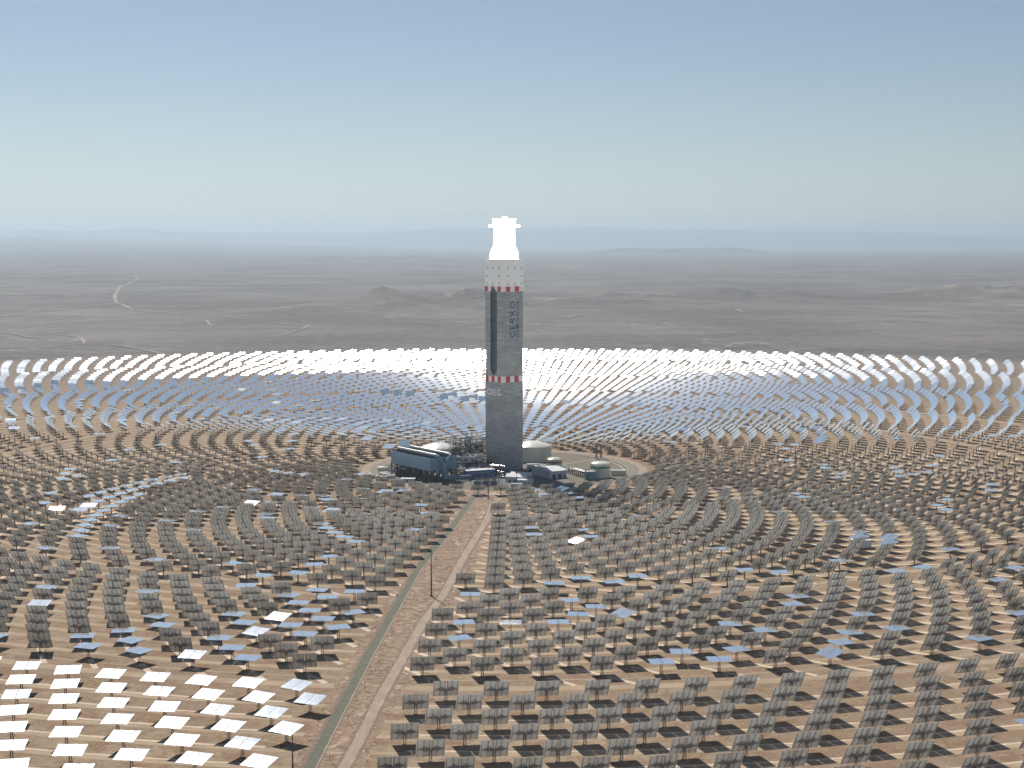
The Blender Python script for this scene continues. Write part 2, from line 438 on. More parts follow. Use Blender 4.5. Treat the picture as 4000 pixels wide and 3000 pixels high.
def ring(name, r0, r1, z, m_, a0=-180, a1=180, jit=0):
    mb = MB(); n_ = 200
    pts = [(TX + (r0 + r1) / 2 * math.sin(R(a0 + (a1 - a0) * i / n_)), TY + (r0 + r1) / 2 * math.cos(R(a0 + (a1 - a0) * i / n_))) for i in range(n_ + 1)]
    strip(mb, pts, r1 - r0, z, jit); return tag(mb.build(name, m_), kind='structure')
mb = MB(); mb.lathe([(138, 0.0), (138, 0.012)], 160, (TX, TY, 0.0)); tag(mb.build('plant_yard', M_YARD), kind='structure')
ring('ring_road', 126, 134, 0.03, M_RR)
ring('ring_road_berm', 135, 144, 0.02, M_BERM, jit=1.2)
mb = MB()
for rr_ in (124.6,):
    n_ = 180
    for i in range(n_):
        t0, t1 = 2 * math.pi * i / n_, 2 * math.pi * (i + 1) / n_
        if -0.25 < ((t0 + math.pi) % (2 * math.pi) - math.pi) < -2: continue
        p0 = (TX + rr_ * math.sin(t0), TY + rr_ * math.cos(t0), 0.15); p1 = (TX + rr_ * math.sin(t1), TY + rr_ * math.cos(t1), 0.15)
        mb.bar(p0, p1, 0.9, 0.3)
tag(mb.build('ring_road_kerb', M_KERB), kind='structure')
mb = MB(); strip(mb, rel([(100, 72), (80, 52), (60, 30)]), 2.0, 0.05); strip(mb, rel([(98, 74), (110, 50), (118, 20), (121, -10), (115, -30)]), 1.6, 0.05)
tag(mb.build('yard_path', M_KERB), kind='structure')

# pale tracks on the open desert
TR = [  # region offset, list of zoomed points
 (0, [(330, 198), (480, 235), (580, 255), (600, 268), (520, 295), (495, 335), (500, 365), (570, 395), (780, 412)]),
 (0, [(60, 290), (300, 278), (600, 275), (950, 280), (1300, 268), (1700, 255)]),
 (0, [(0, 425), (170, 400), (420, 380), (490, 370)]), (0, [(520, 335), (600, 330), (680, 322)]), (0, [(500, 322), (700, 312), (900, 305)]),
 (0, [(960, 425), (1050, 440), (1200, 455), (1330, 465), (1310, 480), (1230, 505), (1280, 512)]),
 (0, [(0, 490), (130, 515), (200, 520), (130, 528)]), (0, [(230, 500), (350, 515), (365, 550), (200, 535)]), (0, [(860, 455), (890, 445), (910, 462)]),
 (0, [(640, 488), (700, 484), (830, 478)]), (0, [(480, 552), (560, 560), (640, 575), (740, 600)]),
 (2000, [(50, 450), (130, 445), (240, 430), (330, 415), (445, 410)]), (2000, [(640, 260), (880, 256), (1250, 255), (1700, 252), (2200, 258)]),
 (2000, [(900, 435), (980, 425), (1060, 424)]), (2000, [(1120, 421), (1230, 418)]), (2000, [(965, 395), (1000, 408), (1075, 410)]), (2000, [(2100, 405), (2200, 406)]),
 (2000, [(1400, 460), (1480, 450), (1540, 455)]), (2000, [(1860, 435), (2000, 438), (2200, 442)]), (2000, [(800, 185), (1100, 187), (1500, 186)]), (2000, [(1230, 430), (1500, 428), (1800, 440)])]
mb = MB()
for ox, pts in TR:
    g_ = [px_ground(ox + x * 0.9042, 850 + y * 0.9042) for x, y in pts]
    D_ = sum(p[1] for p in g_) / len(g_)
    strip(mb, dens(g_, max(60, D_ * 0.012)), 4 + D_ * 0.0011, lambda x, y: terrain(x, y) + 1.2 + max(0, y - 8000) * 0.0006, 2.5 + D_ * 0.0006)
tag(mb.build('desert_track', M_PLAY), kind='structure')

# ---------------------------------------------------------------- heliostats
HW, HH, HZ = 12.9, 10.7, 6.6
REC = Vector((TX, TY, 232))
CAMP = Vector((0, 0, CAM_H))
def aim(p, target):
    t = (target - p).normalized()
    return (SUN + t).normalized()
def frame_of(n, az=0.0):
    if n.z > 0.9995: X = Vector((math.cos(az), math.sin(az), 0))
    else: X = Vector((0, 0, 1)).cross(n).normalized()
    Y = n.cross(X)
    return Matrix((X, Y, n)).transposed()

flat_px, white_px, up_px = [], [], []
def reg(lst, ox, oy, s, pts): lst += [(ox + x * s, oy + y * s) for x, y in pts]
reg(flat_px, 0, 2400, .633, [(475, 142), (722, 115), (765, 165), (820, 225), (560, 250), (1463, 75), (1757, 92), (1400, 225), (1495, 287), (1870, 5), (2140, 18), (15, 185), (915, 32)])
reg(white_px, 0, 2400, .633, [(1680, 45), (1545, 127), (1155, 262)])
reg(flat_px, 1400, 2400, .633, [(635, 70), (1235, 52), (935, 58), (2010, 220), (1728, 343), (2110, 330), (1365, 0)])
reg(flat_px, 2800, 2300, .5425, [(125, 250), (375, 300), (590, 105), (990, 315), (925, 382), (1090, 190), (1325, 277), (1905, 335), (40, 498), (2150, 157), (2160, 945)])
reg(white_px, 2800, 2300, .5425, [(745, 530)])
reg(flat_px, 0, 1800, .7233, [(310, 80), (390, 65), (960, 75), (890, 90), (965, 97), (820, 105), (755, 120), (895, 113), (828, 130), (675, 138), (760, 148), (605, 157), (705, 165), (550, 177), (650, 185), (500, 197), (745, 195), (595, 207), (700, 212), (545, 228), (650, 235), (608, 258), (572, 280), (545, 305), (530, 330), (508, 357), (502, 385), (492, 415), (305, 177), (290, 235), (142, 310), (675, 310), (660, 362), (290, 455), (655, 450), (1060, 368), (770, 540), (930, 315), (1090, 270), (1225, 250), (1450, 305), (1440, 288), (1490, 218), (1335, 150), (1605, 180), (1755, 205), (1565, 80), (1640, 88), (1475, 47), (1905, 115), (1930, 65), (2020, 112), (1725, 535), (1235, 600), (1410, 617), (1580, 632), (1625, 677), (1680, 720), (1520, 750), (1575, 795), (1640, 837), (1885, 735), (1880, 848), (1280, 690), (745, 710), (215, 670), (800, 857), (1285, 895), (1535, 910), (1230, 1027)])
reg(white_px, 0, 1800, .7233, [(345, 265), (455, 272), (495, 250), (1450, 185), (1375, 225), (185, 760)])
reg(flat_px, 2700, 1800, .5877, [(880, 38), (1000, 90), (1340, 75), (1438, 92), (1583, 50), (220, 170), (715, 240), (565, 338), (895, 395), (1070, 468), (2005, 180), (1655, 270), (1650, 340), (1765, 565), (2150, 692), (2055, 785), (1585, 712), (1412, 742), (1010, 702), (415, 752), (635, 737), (175, 572), (715, 950)])
reg(white_px, 2700, 1800, .5877, [(1065, 503), (1240, 503), (1230, 545)])
reg(flat_px, 2000, 2000, .3617, [(1335, 0), (235, 240), (775, 198), (755, 770), (1000, 815), (1400, 800), (730, 1105), (355, 785), (590, 830)])
reg(white_px, 2000, 2000, .3617, [(700, 310), (1225, 1090)])
reg(flat_px, 1000, 1900, .40687, [(620, 350), (690, 388), (770, 425), (870, 465), (985, 505), (550, 190), (600, 705), (950, 52), (660, 117), (1420, 72), (1345, 45), (1545, 165), (1610, 230), (1540, 397), (2040, 1070), (1970, 1340)])
reg(white_px, 1000, 1900, .40687, [(1215, 80), (755, 210)])
reg(flat_px, 1900, 1880, .22604, [(905, 142), (995, 237), (1525, 208), (1690, 292), (820, 915), (1690, 845), (225, 545)])
reg(white_px, 1900, 1880, .22604, [(1330, 118)])
reg(white_px, 900, 1300, .4973, [(365, 690), (300, 700), (440, 698), (500, 687), (630, 687), (760, 688), (885, 688), (1060, 685), (1005, 697), (1110, 700), (1220, 702), (1340, 705), (1525, 697), (1590, 683), (1015, 725), (410, 762), (998, 787), (1085, 845), (1235, 893), (1890, 742), (1945, 757), (90, 437), (350, 470), (345, 553), (120, 648), (330, 435)])
reg(up_px, 900, 1300, .4973, [(1195, 480), (1295, 487), (1390, 487), (1662, 507), (1750, 510), (1832, 520), (1912, 523), (1975, 530), (1390, 890)])
reg(up_px, 0, 1380, .18083, [(165, 800), (545, 755), (925, 710), (1305, 665), (2065, 640)])
reg(white_px, 2000, 1300, .4521, [(830, 572), (1040, 563), (450, 608), (605, 690), (1060, 622), (280, 788), (1475, 832), (1590, 718), (2170, 650), (1990, 637), (1830, 625), (320, 925)])
reg(white_px, 3000, 1300, .4521, [(195, 460), (110, 660), (265, 850), (375, 842), (400, 870), (410, 890), (420, 910), (430, 935), (1985, 627), (1500, 795)])
reg(flat_px, 0, 1300, .5425, [(925, 857), (1155, 818), (810, 937), (1280, 925), (415, 1030), (525, 1010), (260, 775), (1890, 890), (720, 735)])
reg(white_px, 0, 1300, .5425, [(30, 628), (130, 632), (120, 680), (925, 623), (905, 215)])
reg(flat_px, 3000, 1300, .4521, [(165, 1000), (155, 1088), (480, 1155), (1200, 908), (1480, 1060), (1940, 885), (635, 1222), (1080, 1203), (1205, 1225), (1390, 1172), (1945, 1340), (265, 1418), (1480, 1457)])

CL = [(160, -12.5), (272, -9.81), (309, -8.42), (445, -8.43), (740, -6.84), (873, -6.33), (1300, -5.4)]
CR = [(160, 1.2), (186, 1.34), (280, -1.85), (516, -0.74), (517, -2.82), (729, -3.38), (772, -3.45), (833, -2.96), (1300, -2.9)]
def lerp(tb, r_):
    for (a, ya), (b, yb) in zip(tb, tb[1:]):
        if a <= r_ <= b: return ya + (yb - ya) * (r_ - a) / (b - a)
    return tb[-1][1]
H = []
ring_ct = {}
for r_, hs, ph, par, zone in RINGS:
    if r_ < 156: continue
    n_ = int(round(360 / (2 * hs)))
    idx = ring_ct[zone] = ring_ct.get(zone, -1) + 1
    for i in range(n_):
        th = ph + (2 * i + par) * hs
        th = (th + 180) % 360 - 180
        if abs(th) < 30 and lerp(CL, r_) + 0.15 < th < lerp(CR, r_) - 0.1: continue
        x = TX + r_ * math.sin(R(th)); y = TY - r_ * math.cos(R(th))
        pr = project(x, y, HZ)
        if not pr or not (-140 < pr[0] < 4140 and pr[1] < 3090): continue
        # scattered vacancies where access spurs cross the arcs
        H.append(dict(r=r_, th=th, zone=zone, ring=idx, x=x, y=y, px=pr[0], py=pr[1], st='track', d=math.hypot(x, y)))
P2 = np.array([(h['px'], h['py']) for h in H])
claimed = set()
def claim(lst, st):
    for q in lst:
        d2 = (P2[:, 0] - q[0]) ** 2 + ((P2[:, 1] - q[1]) * 1.6) ** 2
        for j in np.argsort(d2)[:4]:
            if j not in claimed and H[j]['st'] == 'track':
                claimed.add(int(j)); H[j]['st'] = st; H[j]['off'] = math.sqrt(d2[j]); break
claim(white_px, 'white'); claim(up_px, 'up'); claim(flat_px, 'flat')
for h in H:
    if h['zone'] == 4 and h['py'] > 2400 and h['px'] < 1300 and h['th'] < 0: h['st'] = 'white'; h['grp'] = 1
    elif h['st'] == 'track' and h['zone'] >= 5 and h['r'] > 1100 and h['py'] < 1700: h['st'] = 'stand'
    elif h['st'] == 'track' and h['py'] < 1760 and random.random() < 0.02: h['st'] = 'flat'
for h in H:
    p = Vector((h['x'], h['y'], HZ)); st = h['st']
    jit = Vector((random.gauss(0, .004), random.gauss(0, .004), random.gauss(0, .004)))
    if st == 'track':
        # calm spread of aim points over the receiver's height
        n = aim(p, REC + Vector((random.uniform(-4, 4), random.uniform(-4, 4), random.uniform(-9, 7)))) + jit * .4
    elif st == 'stand':
        n = aim(p, Vector((TX - 80, TY - 560, 275))) + jit * 2.5
    elif st == 'flat':
        n = Vector((random.gauss(0, .006), random.gauss(0, .006), 1)); h['az'] = R(h['th']) + random.choice((0, 0, .25, -.3, .6)) * random.random()
        if h['px'] > 2050: h['az'] = R(h['th']) * 1.0 + random.uniform(-.2, .15)
    elif st == 'white':
        v = (CAMP - p).normalized()
        off = 0.05 if h.get('grp') else 0.09
        n = (SUN + v).normalized(); k_ = random.uniform(.58, .64) if h.get('grp') else random.uniform(.42, .65)
        n = Vector((n.x * k_ + random.gauss(0, off * .2), n.y * k_ + random.gauss(0, off * .15), 1))
    else:
        n = Vector((-0.18, -1.0, 0.16))
    h['n'] = n.normalized()

# templates ------------------------------------------------------
def facets(seed, nx=8, ny=4):
    rr = random.Random(seed); mb = MB()
    gap = 0.07; mid = 0.20
    fw = (HW - mid) / nx; fh = HH / ny
    for i in range(nx):
        for j in range(ny):
            cx = -HW / 2 + fw * (i + .5) + (mid if i >= nx // 2 else 0); cy = -HH / 2 + fh * (j + .5)
            ax = -cy * 0.0009 + rr.gauss(0, .0045); ay = cx * 0.0009 + rr.gauss(0, .0045)
            M = Matrix.Rotation(ax, 3, 'X') @ Matrix.Rotation(ay, 3, 'Y')
            b = len(mb.m)
            mb.box((cx, cy, 0), (fw - gap, fh - gap, 0.05), 1, M)
            mb.m[-1] = 0
    for s_ in (-1, 1): mb.box((s_ * (HW / 4 + .05), 0, -.075), (HW / 2 - .2, HH - .04, .03), 1)
    return mb
def facets_far():
    mb = MB()
    for s in (-1, 1):
        mb.box((s * (HW / 4 + .06), 0, 0), (HW / 2 - .12, HH, 0.06), 1); mb.m[-1] = 0
    return mb
def rig(full=True):
    mb = MB()
    for x in (-5.8, -3.0, -.55, .55, 3.0, 5.8) if full else (-5.6, -2.9, -.3, .3, 2.9, 5.6):
        mb.box((x, 0, -.20), (0.15, HH - .2, 0.30))
    mb.tube((-4.7, 0, -.78), (4.7, 0, -.78), .26, 8)
    if full:
        for s in (-1, 1):
            for x0, x1, y0, y1 in ((.5, 2.6, 0, 1.7), (2.6, 4.7, 1.7, 0), (.5, 2.6, 0, -1.5), (2.6, 4.7, -1.5, 0), (1.2, 3.2, .9, -.9), (1.2, 3.2, -.9, .9), (4.7, 5.9, 0, .9), (4.7, 5.9, 0, -.9)):
                mb.bar((s * x0, y0, -.8), (s * x1, y1, -.55), .14)
            mb.bar((s * .4, -1.2, -1.3), (s * 2.5, 0, -.7), .18); mb.bar((s * 2.6, 1.7, -.55), (s * 2.6, -1.5, -.55), .12)
        mb.box((0, 0, -.95), (1.1, 1.0, .7)); mb.bar((0, -.3, -1.2), (0, -3.0, -.4), .2)
    else:
        mb.box((0, 0, -.85), (2.8, 1.5, .6))
    return mb
def pylon(full=True):
    mb = MB(); top = HZ - 1.25
    if full:
        h0 = .62
        for sx in (-1, 1):
            for sy in (-1, 1): mb.bar((sx * h0, sy * h0, 0), (sx * .42, sy * .42, top), .15)
        nb = 5
        for k_ in range(nb):
            z0 = top * k_ / nb; z1 = top * (k_ + 1) / nb
            r0 = h0 + (.42 - h0) * z0 / top; r1 = h0 + (.42 - h0) * z1 / top
            cs0 = [(-r0, -r0), (r0, -r0), (r0, r0), (-r0, r0)]; cs1 = [(-r1, -r1), (r1, -r1), (r1, r1), (-r1, r1)]
            for i in range(4):
                j = (i + 1) % 4
                a_, b_ = (cs0[i], cs1[j]) if (k_ + i) % 2 else (cs0[j], cs1[i])
                mb.bar((*a_, z0), (*b_, z1), .08)
        mb.box((0, 0, .12), (2.0, 2.0, .24), 0)
        mb.box((0, 0, top + .3), (.9, .9, .8))
    else:
        mb.bar((0, 0, 0), (0, 0, top + .5), .75)
    return mb
def arrays(mb):
    return np.array(mb.v, dtype=np.float64), mb.f, mb.m

# which ones become single objects: the 300 largest in view
inview = [h for h in H if 0 <= h['px'] <= 4000 and h['py'] <= 3000 + 12]
def ppx(h): return 1.0 / math.hypot(h['x'], h['y'], CAM_H)
inview.sort(key=lambda h: -ppx(h))
near = inview[:300]
for h in near: h['near'] = True
# parts shared by the copies
mirr_me = [facets(s).build('mirror', [M_MIRROR, M_BACK]) for s in range(5)]
rig_o = rig(True).build('support_frame', M_RIB); pyl_o = pylon(True).build('lattice_pedestal', M_STEEL)
ORD = {1: 'first', 2: 'second', 3: 'third', 4: 'fourth', 5: 'fifth', 6: 'sixth', 7: 'seventh', 8: 'eighth', 9: 'ninth', 10: 'tenth', 11: '11th', 12: '12th', 13: '13th'}
def order(n_): return ORD.get(n_, '%dth' % n_ if n_ % 10 not in (1, 2, 3) or 10 < n_ % 100 < 14 else '%d%s' % (n_, {1: 'st', 2: 'nd', 3: 'rd'}[n_ % 10]))
# ordinal of each heliostat in its arc, counted away from the two roads
bykey = {}
for h in H: bykey.setdefault((h['zone'], h['ring'], h['th'] > lerp(CR, h['r']) - .5), []).append(h)
for key, lst in bykey.items():
    lst.sort(key=lambda h: h['th'] if key[2] else -h['th'])
    base = lst
    for i, h in enumerate(base): h['ordn'] = i + 1; h['right'] = key[2]
n3 = ring_ct[3] + 1; n2_ = ring_ct[2] + 1
WORD = {'track': 'grey back of heliostat', 'flat': 'flat sky-blue heliostat', 'white': 'glaring white heliostat', 'up': 'upright heliostat', 'stand': 'white heliostat'}
used = set()
root0 = None
for i, h in enumerate(near):
    if h['zone'] == 4: arc = '%s arc below the wide ring track' % order(h['ring'] + 1)
    elif h['zone'] == 3: arc = '%s arc above the wide ring track' % order(n3 - h['ring'])
    else: arc = '%s arc beyond the inner ring track' % order(n2_ - h['ring'])
    side = 'right of the dirt road' if h['right'] else 'left of the gravel road'
    lab = '%s, %s %s, %s' % (WORD[h['st']], order(h['ordn']), side, arc)
    if h['st'] == 'track': lab = 'heliostat back, %s %s, %s' % (order(h['ordn']), side, arc)
    t = empty('heliostat', (h['x'], h['y'], 0), 0, lab, 'heliostat', 'heliostats around the solar tower')
    R3 = frame_of(h['n'], h.get('az', 0)); q = R3.to_quaternion(); off = h['n'] * 0.9
    first = i == 0
    m_ = mirr_me[i % 5] if i < 5 else mirr_me[i % 5].copy()
    if i >= 5: col.objects.link(m_)
    f_ = rig_o if first else rig_o.copy(); p_ = pyl_o if first else pyl_o.copy()
    if not first: col.objects.link(f_); col.objects.link(p_)
    for o_ in (m_, f_, p_): o_.parent = t
    for o_ in (m_, f_):
        o_.rotation_mode = 'QUATERNION'; o_.rotation_quaternion = q; o_.location = Vector((0, 0, HZ - .9 * 0 - .0)) 
    p_.rotation_euler = (0, 0, math.atan2(h['n'].y, h['n'].x) if h['n'].z < .999 else h.get('az', 0))

# the remaining thousands: one mesh
far = [h for h in H if not h.get('near')]
def scatter(name, lst, tm, tf, tp, mats):
    V = []; F = []; MI = []; LT = []; base = 0
    tmp = [arrays(tm), arrays(tf), arrays(tp)]
    for h in lst:
        R3 = np.array(frame_of(h['n'], h.get('az', 0)))
        o = np.array((h['x'], h['y'], 0.0))
        for ti, (v, f, m_) in enumerate(tmp):
            if ti < 2: vv = v @ R3.T + o + np.array((0, 0, HZ))
            else: vv = v + o
            V.append(vv)
            for q in f: F.append(tuple(a_ + base for a_ in q))
            MI.extend(m_ if ti == 0 else [ti + 1] * len(f))
            base += len(v)
    me = bpy.data.meshes.new(name)
    me.from_pydata(np.concatenate(V).tolist(), [], F)
    for m_ in mats: me.materials.append(m_)
    me.polygons.foreach_set('material_index', MI); me.update()
    o = bpy.data.objects.new(name, me); col.objects.link(o); return o
allm = [M_MIRROR, M_BACK, M_RIB, M_STEEL]
mid = [h for h in far if h['d'] < 1450]; dist = [h for h in far if h['d'] >= 1450]
# two template detail levels joined in one object
def merge(objs, name):
    Vs = []; Fs = []; MIs = []; b = 0
    for o in objs:
        me = o.data; n_ = len(me.vertices); co = np.empty(n_ * 3); me.vertices.foreach_get('co', co)
        Vs.append(co.reshape(-1, 3)); 
        for p in me.polygons: Fs.append(tuple(a_ + b for a_ in p.vertices)); MIs.append(p.material_index)
        b += n_
    me = bpy.data.meshes.new(name); me.from_pydata(np.concatenate(Vs).tolist(), [], Fs)
    for m_ in allm: me.materials.append(m_)
    me.polygons.foreach_set('material_index', MIs); me.update()
    for o in objs: bpy.data.objects.remove(o)
    o = bpy.data.objects.new(name, me); col.objects.link(o); return o
tm_mid = MB()
for s in (-1, 1):
    for i in range(2):
        for j in range(2):
            rr = random.Random(i * 3 + j + s); M = Matrix.Rotation(rr.gauss(0, .002), 3, 'X') @ Matrix.Rotation(rr.gauss(0, .002), 3, 'Y')
            tm_mid.box((s * (.11 + 1.585 + 3.17 * i), -2.55 + 5.1 * j, 0), (3.14, 5.06, .05), 1, M); tm_mid.m[-1] = 0
A = scatter('heliostat_field', mid, tm_mid, rig(False), pylon(False), allm)
B = scatter('heliostat_field_far', dist, facets_far(), rig(False) if False else MB().box((0, 0, -.3), (10, .5, .5)).box((0, 0, -.7), (2, 1.4, .5)), MB().box((0, 0, 2.9), (.7, .7, 5.8)), allm)
fld = merge([A, B], 'heliostat_field')
tag(fld, 'thousands of smaller heliostats in concentric arcs filling the field around the tower', 'heliostats', kind='stuff')
print('HELIOSTATS', len(H), 'near', len(near), 'min py of near', min(h['py'] for h in near))

# cable trenches between neighbours
mb = MB()
for h in H:
    if h['d'] > 1700 or h['zone'] >= 5: continue
    if h['zone'] in (1, 2, 3):
        hs, dr = {1: (3.75, 12), 2: (360 / 172, 13.6), 3: (1.25, 17.4)}[h['zone']]
        t1 = h['th'] + hs; r1 = h['r'] + dr
        a_ = (h['x'], h['y']); b_ = (TX + r1 * math.sin(R(t1)), TY - r1 * math.cos(R(t1)))
        if math.dist(a_, b_) > 40 or random.random() < .12: continue
        strip(mb, dens([((a_[0] * .85 + b_[0] * .15), (a_[1] * .85 + b_[1] * .15)), b_], 4), 3.3, 0.016 + .004 * (h['ring'] % 2), .15)
        if h.get('ordn') == 1 and h.get('right'):
            t0 = h['th'] - hs * .9; r0 = h['r'] - dr; strip(mb, dens([(TX + r0 * math.sin(R(t0)), TY - r0 * math.cos(R(t0))), (h['x'], h['y'])], 4), 3.3, .0165, .15)
tag(mb.build('cable_trenches', M_TRENCH), kind='structure')
mb = MB()
for rr_ in [765.5 + 21.9 * k + 7.5 for k in range(0, 8)]:
    n_ = 220; pts = []
    for i in range(n_ + 1):
        t = -60 + 120 * i / n_
        pts.append((TX + rr_ * math.sin(R(t)), TY - rr_ * math.cos(R(t))))
    seg = []
    for i, p in enumerate(pts):
        t = -60 + 120 * i / n_
        if lerp(CL, rr_) - .2 < t < lerp(CR, rr_) + .2:
            if len(seg) > 1: strip(mb, seg, 2.0, .018, .5)
            seg = []
        else: seg.append(p)
    strip(mb, seg, 2.0, .018, .5)
tag(mb.build('arc_trenches', M_TRENCH), kind='structure')

# ---------------------------------------------------------------- the tower
tower = empty('solar_tower', (TX, TY, 0), R(42.5), 'tall grey concrete solar tower with glowing white receiver on top', 'tower')
def octo(h_, k_): return [(-h_, -h_ + k_), (-h_ + k_, -h_), (h_ - k_, -h_), (h_, -h_ + k_), (h_, h_ - k_), (h_ - k_, h_), (-h_ + k_, h_), (-h_, h_ - k_)]
def prism(mb, pts, z0, z1, skip=(), mi=0, caps=True):
    n_ = len(pts); b = [(x, y, z0) for x, y in pts] + [(x, y, z1) for x, y in pts]
    fs = [(i, (i + 1) % n_, n_ + (i + 1) % n_, n_ + i) for i in range(n_) if i not in skip]
    if caps: fs += [tuple(range(n_ - 1, -1, -1)), tuple(range(n_, 2 * n_))]
    mb.add(b, fs, mi)
HS, KC = 15.0, 3.6
mb = MB(); oc = octo(HS, KC); ZT = 179.0
prism(mb, oc, 0, ZT, skip=(7,))
# left face (x=-15) with a recessed pointed slot
gy0, gy1, gc = 3.8, -5.8, -1.0
x_ = -HS; ya, yb = HS - KC, -HS + KC
hexp = [(gc, 183.6), (gy1, 179), (gy1, 100.3), (gc, 95.4), (gy0, 100.3), (gy0, 179)]   # T, TR, BR, B, BL, TL  (T is clipped at the cladding)
hexp[0] = (gc, 178.95)
hexp[1] = (gy1, 178.85); hexp[5] = (gy0, 178.85)
vs_ = [(x_, ya, ZT), (x_, yb, ZT), (x_, yb, 0), (x_, ya, 0)] + [(x_, y, z) for y, z in hexp]
A_, B_, C_, D_ = 0, 1, 2, 3; T_, TR_, BR_, BO, BL_, TL_ = 4, 5, 6, 7, 8, 9
mb.add(vs_, [(A_, TL_, T_), (A_, T_, B_), (B_, T_, TR_), (B_, TR_, BR_, C_), (C_, BR_, BO), (C_, BO, D_), (D_, BO, BL_), (D_, BL_, TL_, A_)])
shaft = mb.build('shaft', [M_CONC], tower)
mb = MB(); dp = 2.2
vs_ = [(x_ + .001, y, z) for y, z in hexp] + [(x_ + dp, y, z) for y, z in hexp]
mb.add(vs_, [(i, (i + 1) % 6, 6 + (i + 1) % 6, 6 + i) for i in range(6)] + [(6, 7, 8, 9, 10, 11)])
mb.build('slot_recess', M_CONCD, tower)
# white heat shield
mb = MB(); prism(mb, octo(15.4, 3.6), 179.05, 210.4); prism(mb, octo(15.6, 3.6), 209.2, 210.9)
mb.build('heat_shield', M_WHITEC, tower)
def bands(z0, z1, h_):
    mb = MB(); k_ = 3.6; a_ = h_ - k_; t_ = .06
    faces = [('x', -1, 5, 1), ('y', -1, 4, 1), ('x', 1, 5, 1), ('y', 1, 5, 1)]
    for ax, s_, n_, st_ in faces:
        for i in range(n_):
            lo = -a_ + 2 * a_ * i / n_; hi = -a_ + 2 * a_ * (i + 1) / n_; c_ = (lo + hi) / 2
            redd = (i % 2 == 0)
            if ax == 'x': mb.box((s_ * (h_ + t_ / 2), -c_, (z0 + z1) / 2), (t_, hi - lo, z1 - z0), 1 if redd else 0)
            else: mb.box((c_, s_ * (h_ + t_ / 2), (z0 + z1) / 2), (hi - lo, t_, z1 - z0), 1 if redd else 0)
    for sx in (-1, 1):
        for sy in (-1, 1):
            M = Matrix.Rotation(math.atan2(sy, sx), 3, 'Z'); c_ = h_ - k_ / 2 + t_ * .35
            mb.box((sx * c_, sy * c_, (z0 + z1) / 2), (t_, k_ * 1.414, z1 - z0), 0, M)
    return mb
bands(179.1, 184.2, 15.4).build('warning_band', [M_BANDW, M_BANDR], tower)
bands(89.0, 95.0, 15.0).build('warning_band', [M_BANDW, M_BANDR], tower)
# pointed head of the slot lies over the upper band
mb = MB(); mb.add([(-15.52, gy0, 179.1), (-15.52, gc, 184.0), (-15.52, gy1, 179.1), (-15.40, gy0, 179.1), (-15.40, gc, 184.0), (-15.40, gy1, 179.1)], [(0, 2, 1), (0, 1, 4, 3), (1, 2, 5, 4), (0, 3, 5, 2)])
mb.build('slot_head', M_CONCD, tower)
def marks(face):
    mb = MB(); L_ = 2.3; w_ = .5; us = (-9.3, 0.2, 9.9); zs = (203, 194.3, 186.2)
    def put(u, z, du, dz, su, sz):
        if face == 'y': mb.box((u + du, -15.44, z + dz), (su, .08, sz))
        else: mb.box((-15.44, -(u + du), z + dz), (.08, su, sz))
    for iu, u in enumerate(us):
        for iz, z in enumerate(zs):
            if iu == 1 and iz == 1: continue
            du = (1, 0, -1)[iu]; dz = (-1, 0, 1)[iz]
            if iu == 1: put(u, z, 0, 0, L_, w_); put(u, z, 0, dz * L_ / 2.2, w_, L_ * .8)
            elif iz == 1: put(u, z, 0, 0, w_, L_); put(u, z, du * L_ / 2.2, 0, L_ * .8, w_)
            else: put(u, z, du * L_ / 2, 0, L_, w_); put(u, z, 0, dz * (L_ / 2 + w_ / 2), w_, L_)
    return mb
marks('y').build('target_marks', M_MARK, tower); marks('x').build('target_marks', M_MARK, tower)
def text_mesh(body, space, Lx, Ly, fn, name, m_, bold=0.0):
    cu = bpy.data.curves.new(name, 'FONT'); cu.body = body; cu.space_character = space; cu.extrude = .02; cu.offset = bold
    o = bpy.data.objects.new(name + '_curve', cu); col.objects.link(o)
    dg = bpy.context.evaluated_depsgraph_get(); dg.update()
    me = bpy.data.meshes.new_from_object(o.evaluated_get(dg)); bpy.data.objects.remove(o)
    xs = [v.co.x for v in me.vertices]; ys = [v.co.y for v in me.vertices]
    x0, x1, y0, y1 = min(xs), max(xs), min(ys), max(ys)
    for v in me.vertices:
        a_ = (v.co.x - x0) / (x1 - x0) * Lx; b_ = (v.co.y - y0) / (y1 - y0) * Ly; d_ = .05 if v.co.z > 0 else .01
        v.co = fn(a_, b_, d_)
    me.materials.clear(); me.materials.append(m_); me.name = name
    o = bpy.data.objects.new(name, me); col.objects.link(o); o.parent = tower; return o
text_mesh('CERRO', 1.35, 35.8, 6.6, lambda a_, b_, d_: Vector((0.6 - b_, -HS - d_, 133.5 + a_)), 'lettering', M_TXTB, 0.004)
text_mesh('DOMINADOR', 1.18, 35.4, 3.7, lambda a_, b_, d_: Vector((5.9 - b_, -HS - d_, 133.9 + a_)), 'lettering', M_TXTB, 0.006)
text_mesh('EIG', 1.22, 12.2, 6.2, lambda a_, b_, d_: Vector((-HS - d_, 1.2 - a_, 75.8 + b_)), 'lettering', M_TXTW, 0.006)
mb = MB()
